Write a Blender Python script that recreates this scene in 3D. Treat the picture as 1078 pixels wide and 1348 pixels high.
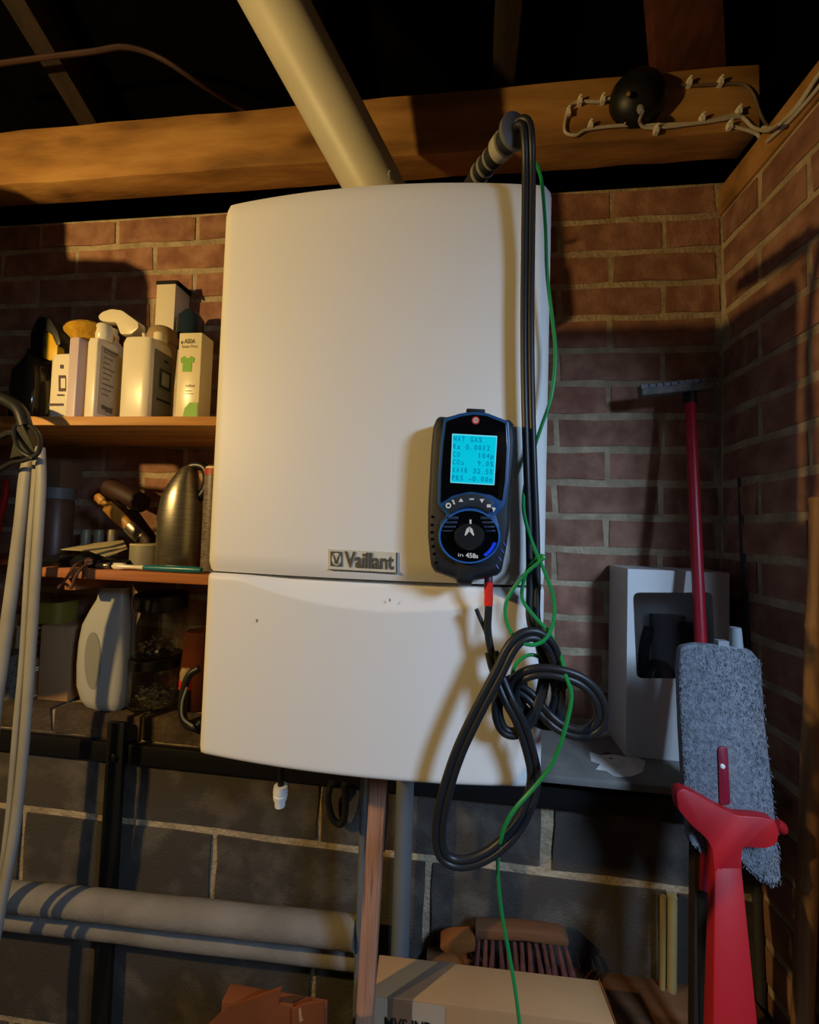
import bpy, bmesh, math, random
from mathutils import Vector, Matrix

for o in list(bpy.data.objects):
    bpy.data.objects.remove(o)
random.seed(7)
S = bpy.context.scene
COL = S.collection

# ------------------------------------------------------------------ camera
EYE = Vector((0, 0, 1.5))            # eye height over the garage floor
FPX, CX, CY = 540.0, 539.0, 674.0    # wide phone lens, in pixels of a 1078 x 1348 frame
YAW, PITCH, ROLL = -.1149, .0375, .0313
FW = Vector((math.sin(YAW)*math.cos(PITCH), math.cos(YAW)*math.cos(PITCH), math.sin(PITCH)))
_r = Vector((math.cos(YAW), -math.sin(YAW), 0))
_u = _r.cross(FW)
RT = _r*math.cos(ROLL) + _u*math.sin(ROLL)
UP = -_r*math.sin(ROLL) + _u*math.cos(ROLL)
cam_d = bpy.data.cameras.new('camera')
cam_d.sensor_fit = 'HORIZONTAL'
cam_d.sensor_width = 36
cam_d.lens = 36*FPX/1078
cam_d.clip_start = .02
cam = bpy.data.objects.new('camera', cam_d)
COL.objects.link(cam)
cam.matrix_world = Matrix(((RT.x, UP.x, -FW.x, EYE.x), (RT.y, UP.y, -FW.y, EYE.y), (RT.z, UP.z, -FW.z, EYE.z), (0, 0, 0, 1)))
S.camera = cam

# ------------------------------------------------------------------ light and exposure
S.view_settings.view_transform = 'Standard'
S.view_settings.look = 'None'
S.view_settings.gamma = 1
S.view_settings.use_curve_mapping = False
S.view_settings.exposure = 0
world = bpy.data.worlds.new('dusk')
S.world = world
world.use_nodes = True
world.node_tree.nodes['Background'].inputs[0].default_value = (.55, .68, 1, 1)
world.node_tree.nodes['Background'].inputs[1].default_value = .012


def light(name, kind, loc, energy, color, target=None, **kw):
    d = bpy.data.lights.new(name, kind)
    d.energy = energy
    d.color = color
    for k, v in kw.items():
        setattr(d, k, v)
    o = bpy.data.objects.new(name, d)
    COL.objects.link(o)
    o.location = loc
    if target is not None:
        o.rotation_euler = (Vector(target)-Vector(loc)).to_track_quat('-Z', 'Y').to_euler()
    return o


# warm bulb left of the photographer, out of the picture
light('warm_bulb', 'POINT', (-1.2, -.19, 1.87), 49, (1, .66, .235), shadow_soft_size=.02)
# daylight from the open side door, right of the photographer
light('side_door_daylight', 'AREA', (.78, -.33, 2.02), 31, (.46, .68, 1), target=(.10, .5, 1.25),
      shape='RECTANGLE', size=.26, size_y=.46)

# ------------------------------------------------------------------ helpers


def ray(px, py):
    return RT*((px-CX)/FPX) - UP*((py-CY)/FPX) + FW


def U(px, py, Y=None, X=None, Z=None):
    """world point that the photograph shows at (px, py), on the plane y=Y, x=X or z=Z"""
    d = ray(px, py)
    if Y is not None:
        t = (Y-EYE.y)/d.y
    elif X is not None:
        t = (X-EYE.x)/d.x
    else:
        t = (Z-EYE.z)/d.z
    return EYE + d*t


def srgb(h):
    if isinstance(h, str):
        h = h.lstrip('#')
        h = [int(h[i:i+2], 16)/255 for i in (0, 2, 4)]
    return tuple((c/12.92 if c <= .04045 else ((c+.055)/1.055)**2.4) for c in h) + (1,)


MATS = {}


def mat(name, c1, c2=None, scale=20, rough=.5, metal=0, bump=0, bscale=None, stretch=(1, 1, 1), rnd=0,
        c3=None, emit=0, trans=0, alpha=1, coat=0, spec=.5, detail=5, ior=1.45, lo=.35, hi=.65, spots=0):
    if name in MATS:
        return MATS[name]
    m = bpy.data.materials.new(name)
    m.use_nodes = True
    nt = m.node_tree
    b = nt.nodes['Principled BSDF']
    b.inputs['Roughness'].default_value = rough
    b.inputs['Metallic'].default_value = metal
    b.inputs['Specular IOR Level'].default_value = spec
    b.inputs['IOR'].default_value = ior
    b.inputs['Coat Weight'].default_value = coat
    b.inputs['Transmission Weight'].default_value = trans
    b.inputs['Alpha'].default_value = alpha
    col = srgb(c1)
    b.inputs['Base Color'].default_value = col
    out = None
    tc = nt.nodes.new('ShaderNodeTexCoord')
    mp = nt.nodes.new('ShaderNodeMapping')
    mp.inputs['Scale'].default_value = stretch
    nt.links.new(tc.outputs['Object'], mp.inputs[0])
    vec = mp.outputs[0]
    if rnd:
        oi = nt.nodes.new('ShaderNodeObjectInfo')
        ad = nt.nodes.new('ShaderNodeVectorMath')
        ad.operation = 'ADD'
        sc = nt.nodes.new('ShaderNodeMath')
        sc.operation = 'MULTIPLY'
        sc.inputs[1].default_value = 37
        nt.links.new(oi.outputs['Random'], sc.inputs[0])
        nt.links.new(vec, ad.inputs[0])
        nt.links.new(sc.outputs[0], ad.inputs[1])
        vec = ad.outputs[0]
    if c2:
        n = nt.nodes.new('ShaderNodeTexNoise')
        n.inputs['Scale'].default_value = scale
        n.inputs['Detail'].default_value = detail
        nt.links.new(vec, n.inputs['Vector'])
        r = nt.nodes.new('ShaderNodeValToRGB')
        r.color_ramp.elements[0].position = lo
        r.color_ramp.elements[1].position = hi
        r.color_ramp.elements[0].color = col
        r.color_ramp.elements[1].color = srgb(c2)
        if c3:
            e = r.color_ramp.elements.new((lo+hi)/2)
            e.color = srgb(c3)
        nt.links.new(n.outputs['Fac'], r.inputs[0])
        out = r.outputs[0]
    if spots and out:
        v = nt.nodes.new('ShaderNodeTexVoronoi')
        v.inputs['Scale'].default_value = 5.5
        mp2 = nt.nodes.new('ShaderNodeMapping')
        mp2.inputs['Scale'].default_value = (.8, 1.3, 1.6)
        nt.links.new(tc.outputs['Object'], mp2.inputs[0])
        nt.links.new(mp2.outputs[0], v.inputs['Vector'])
        rs = nt.nodes.new('ShaderNodeValToRGB')
        rs.color_ramp.elements[0].position = .04
        rs.color_ramp.elements[0].color = (.30, .24, .18, 1)
        rs.color_ramp.elements[1].position = .22
        rs.color_ramp.elements[1].color = (1, 1, 1, 1)
        nt.links.new(v.outputs['Distance'], rs.inputs[0])
        mx = nt.nodes.new('ShaderNodeMix')
        mx.data_type = 'RGBA'
        mx.blend_type = 'MULTIPLY'
        mx.inputs[0].default_value = .8
        nt.links.new(out, mx.inputs[6])
        nt.links.new(rs.outputs[0], mx.inputs[7])
        out = mx.outputs[2]
    if rnd and out:
        oi2 = nt.nodes.new('ShaderNodeObjectInfo')
        mr = nt.nodes.new('ShaderNodeMapRange')
        mr.inputs[3].default_value = 1-rnd
        mr.inputs[4].default_value = 1+rnd
        nt.links.new(oi2.outputs['Random'], mr.inputs[0])
        hs = nt.nodes.new('ShaderNodeHueSaturation')
        nt.links.new(mr.outputs[0], hs.inputs['Value'])
        nt.links.new(out, hs.inputs['Color'])
        out = hs.outputs[0]
    if out:
        nt.links.new(out, b.inputs['Base Color'])
    if emit:
        b.inputs['Emission Color'].default_value = col
        b.inputs['Emission Strength'].default_value = emit
    if bump:
        n2 = nt.nodes.new('ShaderNodeTexNoise')
        n2.inputs['Scale'].default_value = bscale or scale*3
        n2.inputs['Detail'].default_value = 6
        nt.links.new(vec, n2.inputs['Vector'])
        bp = nt.nodes.new('ShaderNodeBump')
        bp.inputs['Strength'].default_value = bump
        bp.inputs['Distance'].default_value = .01
        nt.links.new(n2.outputs['Fac'], bp.inputs['Height'])
        nt.links.new(bp.outputs[0], b.inputs['Normal'])
    MATS[name] = m
    return m


ORG = {}


def obj(name, bm, m, parent=None, bevel=0, smooth=38, seg=2):
    """one mesh object from a bmesh given in world coordinates"""
    bm.normal_update()
    bmesh.ops.recalc_face_normals(bm, faces=bm.faces)
    if bevel:
        es = [e for e in bm.edges if len(e.link_faces) == 2 and e.calc_face_angle(0) > .5]
        bmesh.ops.bevel(bm, geom=es, offset=bevel, segments=seg, profile=.5, affect='EDGES', clamp_overlap=True)
    for f in bm.faces:
        f.smooth = True
    lim = math.radians(smooth)
    for e in bm.edges:
        if len(e.link_faces) == 2:
            e.smooth = e.calc_face_angle(0) < lim
    if parent is not None:
        org = ORG[parent.name]
    elif bm.verts:
        co = [v.co for v in bm.verts]
        org = Vector(((min(c.x for c in co)+max(c.x for c in co))/2, (min(c.y for c in co)+max(c.y for c in co))/2, min(c.z for c in co)))
    for v in bm.verts:
        v.co -= org
    me = bpy.data.meshes.new(name)
    bm.to_mesh(me)
    bm.free()
    me.materials.append(m)
    o = bpy.data.objects.new(name, me)
    COL.objects.link(o)
    if parent is not None:
        o.parent = parent
    else:
        o.location = org
    ORG[o.name] = org
    return o


def tag(o, label=None, cat=None, group=None, kind=None):
    if label:
        o['label'] = label
    if cat:
        o['category'] = cat
    if group:
        o['group'] = group
    if kind:
        o['kind'] = kind
    return o


def thing(name, loc, label=None, cat=None, group=None):
    o = bpy.data.objects.new(name, None)
    o.empty_display_size = .02
    COL.objects.link(o)
    o.location = loc
    ORG[o.name] = Vector(loc)
    return tag(o, label, cat, group)


def NB():
    return bmesh.new()


def box(bm, x0, x1, y0, y1, z0, z1, mx=None):
    vs = [bm.verts.new(Vector((x, y, z)) if mx is None else mx @ Vector((x, y, z))) for x in (x0, x1) for y in (y0, y1) for z in (z0, z1)]
    for f in ((0, 1, 3, 2), (4, 6, 7, 5), (0, 4, 5, 1), (2, 3, 7, 6), (0, 2, 6, 4), (1, 5, 7, 3)):
        bm.faces.new([vs[i] for i in f])
    return bm


def loft(bm, rings, cap=True, closed=False):
    rr = [[bm.verts.new(p) for p in r] for r in rings]
    n = len(rr[0])
    k = len(rr)
    for i in range(k if closed else k-1):
        a, b = rr[i], rr[(i+1) % k]
        for j in range(n):
            bm.faces.new((a[j], a[(j+1) % n], b[(j+1) % n], b[j]))
    if cap and not closed:
        bm.faces.new(rr[0][::-1])
        bm.faces.new(rr[-1])
    return bm


def squircle(c, hx, hy, z, p=4, n=28):
    r = []
    for i in range(n):
        a = 2*math.pi*(i+.5)/n
        ca, sa = math.cos(a), math.sin(a)
        r.append(Vector((c[0]+hx*math.copysign(abs(ca)**(2/p), ca), c[1]+hy*math.copysign(abs(sa)**(2/p), sa), z)))
    return r


def body(bm, c, secs, n=28):
    """secs: (z, hx, hy, p[, dx, dy])"""
    return loft(bm, [squircle((c[0]+(s[4] if len(s) > 4 else 0), c[1]+(s[5] if len(s) > 5 else 0)), s[1], s[2], s[0], s[3], n) for s in secs])


def frame_of(d):
    d = d.normalized()
    a = Vector((0, 0, 1)) if abs(d.z) < .9 else Vector((0, 1, 0))
    u = d.cross(a).normalized()
    return u, d.cross(u)


def lathe(bm, a, b, prof, n=24):
    """prof: (t 0..1 along a>b, radius)"""
    a, b = Vector(a), Vector(b)
    u, v = frame_of(b-a)
    rings = []
    for t, r in prof:
        c = a.lerp(b, t)
        rings.append([c+u*(r*math.cos(2*math.pi*i/n))+v*(r*math.sin(2*math.pi*i/n)) for i in range(n)])
    return loft(bm, rings)


def cyl(bm, a, b, r, n=20, r2=None):
    return lathe(bm, a, b, [(0, r), (1, r if r2 is None else r2)], n)


def spline(pts, k=6, closed=False):
    P = [Vector(p) for p in pts]
    out = []
    n = len(P)
    rng = n if closed else n-1
    for i in range(rng):
        p1, p2 = P[i], P[(i+1) % n]
        p0 = P[i-1] if (i > 0 or closed) else p1*2-p2
        p3 = P[(i+2) % n] if (i+2 < n or closed) else p2*2-p1
        for j in range(k):
            t = j/k
            out.append(.5*((2*p1)+(p2-p0)*t+(2*p0-5*p1+4*p2-p3)*t*t+(3*p1-p0-3*p2+p3)*t**3))
    if not closed:
        out.append(P[-1])
    return out


def tube(bm, pts, r, n=10, k=6, closed=False, flat=1):
    P = spline(pts, k, closed) if k > 1 else [Vector(p) for p in pts]
    N = len(P)
    rings = []
    u = None
    for i, p in enumerate(P):
        d = (P[(i+1) % N]-P[i-1]) if closed else (P[min(i+1, N-1)]-P[max(i-1, 0)])
        d.normalize()
        if u is None:
            u, _ = frame_of(d)
        u = (u-d*u.dot(d)).normalized()
        v = d.cross(u)
        rr = r[min(int(i*len(r)/N), len(r)-1)] if isinstance(r, (list, tuple)) else r
        rings.append([p+u*(rr*math.cos(2*math.pi*j/n))+v*(rr*flat*math.sin(2*math.pi*j/n)) for j in range(n)])
    return loft(bm, rings, closed=closed)


def pts_px(lst, Y):
    return [U(p[0], p[1], p[2] if len(p) > 2 else (Y(p[0], p[1]) if callable(Y) else Y)) for p in lst]


def slab(bm, front, thick, dirv=(0, 1, 0)):
    """prism: outline (world points) pushed back by thick along dirv"""
    d = Vector(dirv)*thick
    return loft(bm, [front, [p+d for p in front]])


def arc_px(cx, cy, rx, ry, a0, a1, n=20):
    return [(cx+rx*math.cos(math.radians(a0+(a1-a0)*i/n)), cy+ry*math.sin(math.radians(a0+(a1-a0)*i/n))) for i in range(n+1)]


def round_px(pts, r=4, k=4):
    """round the corners of a pixel outline"""
    out = []
    n = len(pts)
    for i in range(n):
        p0, p1, p2 = Vector(pts[i-1]), Vector(pts[i]), Vector(pts[(i+1) % n])
        a = p1+(p0-p1).normalized()*min(r, (p0-p1).length*.45)
        b = p1+(p2-p1).normalized()*min(r, (p2-p1).length*.45)
        for j in range(k+1):
            t = j/k
            q = a*(1-t)**2+p1*2*t*(1-t)+b*t*t
            out.append((q.x, q.y))
    return out


def text_verts(s, size=1.0, sx=1.0, bold=0.0):
    c = bpy.data.curves.new('t', 'FONT')
    c.body = s
    c.size = size
    c.offset = bold
    c.resolution_u = 3
    o = bpy.data.objects.new('t', c)
    COL.objects.link(o)
    dg = bpy.context.evaluated_depsgraph_get()
    me = bpy.data.meshes.new_from_object(o.evaluated_get(dg))
    vs = [(v.co.x*sx, v.co.y) for v in me.vertices]
    fs = [tuple(p.vertices) for p in me.polygons]
    bpy.data.objects.remove(o)
    bpy.data.curves.remove(c)
    bpy.data.meshes.remove(me)
    return vs, fs


def lettering(bm, s, fn, size, sx=1, bold=0, fit=None, center=False):
    """flat letters; fn maps glyph plane (u right, v up) to the world"""
    vs, fs = text_verts(s, size, sx, bold)
    if not vs:
        return bm
    x0, x1 = min(v[0] for v in vs), max(v[0] for v in vs)
    if fit:
        k = fit/(x1-x0)
        vs = [((v[0]-x0)*k, v[1]) for v in vs]
        x0, x1 = 0, fit
    if center:
        vs = [(v[0]-(x0+x1)/2, v[1]) for v in vs]
    bv = [bm.verts.new(fn(u, v)) for u, v in vs]
    for f in fs:
        try:
            bm.faces.new([bv[i] for i in f])
        except ValueError:
            pass
    return bm


def poly(bm, pts):
    bm.faces.new([bm.verts.new(p) for p in pts])
    return bm


def rotm(center, axis, deg):
    c = Vector(center)
    return Matrix.Translation(c) @ Matrix.Rotation(math.radians(deg), 4, axis) @ Matrix.Translation(-c)


def xform(bm, m, start=0):
    for v in list(bm.verts)[start:]:
        v.co = m @ v.co
    return bm


# ------------------------------------------------------------------ materials
M_mortar = mat('mortar', '#b8a689', '#98876c', 30, .95, bump=.5, bscale=120)
M_brick = mat('red_brick', '#7f5745', '#a27862', 22, .92, bump=.22, bscale=130, rnd=.16, c3='#8f6652')
M_block = mat('dark_block', '#443e37', '#5c554c', 14, .95, bump=.3, bscale=260, rnd=.12, c3='#453f39')
M_grime = mat('dark_brick', '#3c322a', '#57483a', 18, .95, bump=.5, bscale=100, rnd=.15)
M_concrete = mat('concrete', '#4a4743', '#5d5954', 6, .95, bump=.3)
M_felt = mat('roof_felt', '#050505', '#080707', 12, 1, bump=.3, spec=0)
M_timber = mat('old_timber', '#b98b50', '#805a2e', 7, .8, stretch=(.5, 2.2, 2.2), bump=.15, bscale=40, c3='#a4763e', spots=1)
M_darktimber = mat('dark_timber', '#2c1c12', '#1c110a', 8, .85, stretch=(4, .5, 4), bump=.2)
M_shelf = mat('shelf_pine', '#d6a262', '#b27c3e', 8, .7, stretch=(.4, 6, 6), bump=.15)
M_shelf2 = mat('shelf_red_pine', '#b06e42', '#8f5430', 8, .7, stretch=(.4, 6, 6), bump=.15)
M_white = mat('white_enamel', '#e6e3dc', rough=.48, spec=.35)
M_whiteflap = mat('white_plastic_flap', '#e4e2de', rough=.48, spec=.35)
M_seam = mat('seam_grey', '#4a4a4a', rough=.8)  # even dark grey for the strip in the panel gap
M_flue = mat('flue_white', '#c6c2b2', '#bab5a4', 9, .45)
M_black = mat('black_plastic', '#101113', rough=.45)
M_rubber = mat('black_rubber', '#232427', rough=.42)
M_boot = mat('boot_rubber', '#1d2126', rough=.55, bump=.08, bscale=900)
M_blue = mat('blue_bezel', '#1f4c80', rough=.35)
M_gloss = mat('gloss_black', '#08090c', rough=.12)
M_lcd = mat('lcd_cyan', '#00a8bc', rough=.5, emit=.8, spec=.1)
M_lcdtxt = mat('lcd_ink', '#006f9c', rough=.5, emit=.7, spec=.1)
M_lcdrim = mat('lcd_rim', '#6fcfe0', rough=.4, emit=.5)
M_grey = mat('grey_plastic', '#8b8f93', rough=.45)
M_midgrey = mat('mid_grey', '#5c6066', rough=.5)
M_redtube = mat('red_tube', '#e0281e', rough=.4)
M_redlogo = mat('red_logo', '#c23a34', rough=.4)
M_print = mat('white_print', '#d8dad6', rough=.5)
M_inkblack = mat('ink_black', '#191715', rough=.6)
M_badge = mat('badge_silver', '#d6d0be', '#cac4b2', 60, .45)
M_badgeink = mat('badge_ink', '#5a5444', rough=.5)
M_green = mat('green_wire', '#1f8a48', rough=.3)
M_bluelite = mat('blue_strip', '#2043e0', rough=.3, emit=.25)
M_bluering = mat('blue_ring', '#2f68b4', rough=.3)
M_pipe = mat('grey_foam_pipe', '#85807a', '#736e68', 10, .85, bump=.2, bscale=80)
M_pvc = mat('grey_pvc', '#6f7478', '#63676b', 6, .5)
M_batten = mat('pink_batten', '#a5745a', '#7d5240', 9, .75, stretch=(14, 14, .5), c3='#b98a70', bump=.2)
M_card = mat('cardboard', '#b28a5f', '#a07a50', 5, .85, bump=.08)
M_cardfront = mat('cardboard_pale', '#b8a48a', '#a89378', 6, .85)
M_tape = mat('brown_tape', '#7a6552', '#6d5846', 8, .35)
M_rust = mat('rust_carton', '#8a4a22', '#6e3818', 7, .8)
M_redp = mat('red_plastic', '#a01626', rough=.38)
M_redp2 = mat('red_mop_plastic', '#a81a20', rough=.4)
M_navy = mat('navy_pole', '#16283c', rough=.5)
M_micro = mat('microfibre', '#5f6268', '#7e8188', 160, .98, bump=.4, bscale=420, c3='#6e7178')
M_bamboo = mat('bamboo', '#a27a4c', '#7c5a36', 9, .6, stretch=(8, 8, .6), bump=.15)
M_carton = mat('white_carton', '#cfccca', rough=.35, coat=.2)
M_film = mat('window_film', '#ffffff', rough=.04, trans=1, ior=1.1)
M_steel = mat('brushed_steel', '#9a958a', '#868074', 30, .32, metal=.85, stretch=(1, 1, 12))
M_darksteel = mat('dark_steel', '#2a2b2d', rough=.35, metal=.6)
M_paint = mat('white_paint_smear', '#e0ddd6', '#c5c2ba', 40, .7, bump=.3)
M_ledge = mat('grey_ledge_board', '#6a6762', '#848079', 14, .8, bump=.25, lo=.3, hi=.7)
M_cream = mat('cream_bottle', '#e6dcbf', rough=.3, coat=.2)
M_lilac = mat('lilac_bottle', '#cbb8bd', rough=.4)
M_label = mat('label_grey', '#a59d8c', '#b4ac9a', 120, .5)
M_labelblue = mat('label_navy', '#20303f', rough=.4)
M_purple = mat('label_purple', '#43263f', rough=.5)
M_yellow = mat('yellow_foam', '#c79a1e', '#a87c12', 40, .9, bump=.3)
M_yellowp = mat('yellow_plastic', '#d6ab10', rough=.4)
M_tan = mat('tan_lid', '#a8906c', rough=.5)
M_limegreen = mat('lime_print', '#6fae26', rough=.5)
M_glass = mat('jar_glass', '#f4f8f6', rough=.03, trans=1, ior=1.3)
M_smoke = mat('smoked_bottle', '#2c231a', rough=.12)
M_milk = mat('grey_white_bottle', '#b4b4ae', rough=.35, coat=.1)
M_teal = mat('teal_handle', '#1d6f86', rough=.3)
M_leather = mat('brown_leather', '#5b3a2a', '#472b1e', 30, .7)
M_brown = mat('dark_wood', '#3c211a', '#2c1712', 12, .6)
M_goldwood = mat('varnished_wood', '#c08a3a', '#9a6a26', 10, .4, stretch=(5, 1, 1))
M_paper = mat('aged_paper', '#c2b488', '#aa9c72', 12, .8)
M_tin = mat('pale_tin', '#9a9680', '#868270', 12, .45, metal=.2)
M_redlabel = mat('red_label', '#a93a26', rough=.5)
M_whitehose = mat('grey_hose', '#9c9a93', '#8a8780', 9, .5)
M_bristle = mat('bristles', '#4a2a26', '#6a3a32', 60, .85)
M_brushwood = mat('brush_wood', '#7a5030', '#5f3c22', 8, .7, stretch=(.5, 5, 5))
M_cable = mat('white_cable', '#bdb5a6', rough=.5)
M_screw = mat('steel_screw', '#b0aaa0', rough=.3, metal=.9)
M_copper = mat('copper_tin', '#a5764e', '#8c5f3c', 12, .4, metal=.4)
M_redcloth = mat('red_grip', '#b0212a', rough=.5)

# ------------------------------------------------------------------ the setting
YB, YK, XR = .952, .834, .5635      # brick face, block face, right-hand wall
ZK = 1.5-.651                        # bed joint of the blockwork
ZTOP = 1.5+.787
LEDGE = 1.5-.428
XL = -1.75


def struct(name, bm, m, label=None, cat=None, **kw):
    o = obj(name, bm, m, **kw)
    return tag(o, label, cat, kind='structure')


floor = struct('floor', box(NB(), XL, XR+.1, -1.6, YB+.1, -.1, 0), M_concrete, 'grey concrete garage floor under the boxes', 'floor')
wall_left = struct('wall_left', box(NB(), XL-.1, XL, -1.6, YB+.1, 0, 3.1), M_block, 'dark block wall at the far left', 'wall')
# roof: felt on rafters rising from the wall plate towards the photographer
rf = NB()
slab(rf, [Vector((XL-.1, 1.05, 2.50)), Vector((XR+.4, 1.05, 2.50)), Vector((XR+.4, -1.6, 3.75)), Vector((XL-.1, -1.6, 3.75))], .03, (0, 0, 1))
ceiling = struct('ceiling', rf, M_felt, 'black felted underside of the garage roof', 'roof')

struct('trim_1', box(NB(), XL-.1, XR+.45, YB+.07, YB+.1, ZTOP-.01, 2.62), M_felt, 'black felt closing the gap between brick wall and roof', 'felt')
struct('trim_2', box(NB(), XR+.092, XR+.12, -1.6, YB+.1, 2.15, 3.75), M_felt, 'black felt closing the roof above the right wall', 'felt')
# mesh shared by the bricks
BRK = []
for i in range(4):
    b = NB()
    box(b, -.1055, .1055, -.011, .03, -.0298, .0298)
    bmesh.ops.subdivide_edges(b, edges=[e for e in b.edges if e.calc_length() > .1], cuts=2)
    rr = random.Random(i)
    for v in b.verts:
        v.co += Vector((rr.uniform(-.0028, .0028), rr.uniform(-.0012, .0012) if v.co.y < 0 else 0, rr.uniform(-.0022, .0022)))
    for f in b.faces:
        f.smooth = False
    bmesh.ops.recalc_face_normals(b, faces=b.faces)
    me = bpy.data.meshes.new('brick')
    b.to_mesh(me)
    b.free()
    me.materials.append(M_brick)
    BRK.append(me)


def brick(parent, loc, rotz=0, sx=1.0):
    o = bpy.data.objects.new('brick', random.choice(BRK))
    COL.objects.link(o)
    o.parent = parent
    o.location = Vector(loc)-ORG[parent.name]
    o.rotation_euler = (0, 0, rotz)
    o.scale = (sx*random.choice((1, 1)), 1, 1)
    return o


wall_back = struct('wall_back', box(NB(), XL, XR+.1, YB+.0026, YB+.1, LEDGE-.02, ZTOP), M_mortar,
                   'red brick back wall with pale mortar behind boiler and shelves', 'wall')
SPLIT = -.12                         # the bond changes behind the boiler
for r in range(-1, 15):
    zc = 1.5+.712-.075*(r+.5)
    if zc < LEDGE:
        continue
    for side in (0, 1):
        ph = .3314 if (r % 2 == 1) == (side == 1) else .4439
        lo, hi = (XL, SPLIT) if side == 0 else (SPLIT, XR)
        n = math.ceil((lo-ph)/.225)-1
        x = ph+n*.225
        while x < hi:
            a, b_ = max(x+.005, lo+.003), min(x+.22, hi-.003)
            if b_-a > .03:
                brick(wall_back, ((a+b_)/2, YB+.0118+random.uniform(-.0012, .0012), zc), 0, (b_-a)/.215)
            x += .225

ZRT = 1.5+.712
YJ = .43                             # the side door opens here, nearer than the picture's edge
wall_right = struct('wall_right', box(NB(), XR+.0026, XR+.1, YJ, YB+.1, 0, ZRT), M_mortar,
                    'red brick side wall at the right edge with broad mortar joints', 'wall')
for r in range(0, 29):
    zc = 1.5+.712-.075*(r+.5)
    if zc < .05:
        break
    ph = .84 if r % 2 == 0 else .7275
    y = ph+.225
    while y > YJ:
        a, b_ = min(y-.005, YB-.003), max(y-.22, YJ)
        if a-b_ > .03:
            brick(wall_right, (XR+.0118+random.uniform(-.0014, .0014), (a+b_)/2, zc), -math.pi/2, (a-b_)/.215)
        y -= .225

# doorway in the side wall: the wall goes on above its head and beyond it
ZH = 1.5+.43
struct('wall_over_door', box(NB(), XR+.004, XR+.1, -.62, YJ, ZH, ZRT), M_mortar, 'brickwork over the side door', 'wall')
struct('wall_front', box(NB(), XR+.004, XR+.1, -1.6, -.62, 0, ZRT), M_mortar, 'brickwork beyond the side door', 'wall')
df = NB()
for y0_, y1_, z0_, z1_ in ((YJ-.035, YJ, 0, ZH), (-.62, -.585, 0, ZH), (-.585, YJ-.035, ZH-.035, ZH)):
    box(df, XR+.012, XR+.09, y0_, y1_, z0_, z1_)
struct('door_1', df, M_darktimber, 'timber frame of the open side door', 'door frame')
# lower blockwork, stepped forward of the brick: its top is the ledge
wall_lower = struct('wall_lower', box(NB(), XL, XR, YK+.005, YB+.1, 0, LEDGE-.004), M_mortar,
                    'dark concrete block lower wall with yellowish mortar under the boiler', 'wall')


def block(parent, name, x0, x1, z0, z1, m, y0=YK):
    b = box(NB(), x0, x1, y0, y0+.04, z0, z1)
    bmesh.ops.subdivide_edges(b, edges=[e for e in b.edges if e.calc_length() > .1], cuts=3)
    for v in b.verts:
        v.co += Vector((random.uniform(-.003, .003), random.uniform(-.0018, .0018) if v.co.y < y0+.01 else 0, random.uniform(-.002, .002)))
    return obj(name, b, m, parent, smooth=20)


for k, (z1, h) in enumerate([(ZK, .225), (ZK-.225, .225), (ZK-.45, .225), (ZK-.675, .17)]):
    x = -.9362 + (0 if k % 2 == 0 else .225) - .9
    while x < XR:
        a, b_ = max(x+.005, XL), min(x+.445, XR)
        if b_-a > .05:
            block(wall_lower, 'concrete_block', a+.003, b_-.003, z1-h+.008, z1-.008, M_block)
        x += .45
x = -.9362+.225-.9
while x < XR:
    a, b_ = max(x+(.012 if x > .1 else .005), XL), min(x+.445-(.009 if x < 0 and x > -.3 else 0), XR)
    if b_-a > .05:
        block(wall_lower, 'concrete_block', a, b_, ZK+.009, 1.5-.4815, M_block)
    x += .45
x = XL
while x < XR:
    w = random.uniform(.205, .225)
    block(wall_lower, 'coping_brick', x+.004, min(x+w-.004, XR), 1.5-.478, LEDGE, M_grime)
    x += w

# wall plate of the right-hand wall
b = box(NB(), XR-.004, XR+.09, -1.2, YB+.05, ZRT, ZRT+.062)
tag(obj('side_wall_plate', b, M_timber, bevel=.003), 'orange-brown timber plate lying on top of the right brick wall', 'timber')

# ------------------------------------------------------------------ roof timbers
b = box(NB(), XL, XR+.01, .85, .915, 1.5+.857-.052, 1.5+.941)
bmesh.ops.subdivide_edges(b, edges=[e for e in b.edges if e.calc_length() > 1], cuts=30)
for v in b.verts:
    v.co.z += random.uniform(-.0015, .0015)
    v.co.y += random.uniform(-.001, .001)
beam = obj('timber_beam', b, M_timber, bevel=.003)
tag(beam, 'long knotty timber beam running across above the boiler', 'beam')

def rafter(x0, w, m, label, y0=.9, z0=2.45, slope=.47, l=1.9, h=.1):
    b = NB()
    f = [Vector((x0, y0, z0)), Vector((x0+w, y0, z0)), Vector((x0+w, y0-l, z0+l*slope)), Vector((x0, y0-l, z0+l*slope))]
    slab(b, f, h, (0, 0, 1))
    return tag(obj('rafter', b, m, bevel=.003), label, 'rafter', 'roof rafters')


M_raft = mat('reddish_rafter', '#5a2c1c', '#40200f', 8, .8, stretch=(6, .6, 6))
b = NB()
slab(b, [U(864, 90, .875), U(957, 84, .875), U(946, -130, .70), U(848, -130, .70)], .03)
tag(obj('roof_brace', b, M_raft, bevel=.002), 'reddish roof brace rising from the beam above the black dome', 'board')
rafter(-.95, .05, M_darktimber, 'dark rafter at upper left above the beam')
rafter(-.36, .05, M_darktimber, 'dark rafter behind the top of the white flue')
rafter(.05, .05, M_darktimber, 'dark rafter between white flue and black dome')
# slack dark cable looping under the roof
tag(obj('slack_cable', tube(NB(), pts_px([(-60, 92), (40, 78), (120, 68), (165, 62), (210, 76), (260, 108, .78), (310, 140, .86), (350, 165, .90)], .74), .005, 8), M_brown),
    'slack dark brown cable sagging under the roof at upper left', 'cable')

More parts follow.
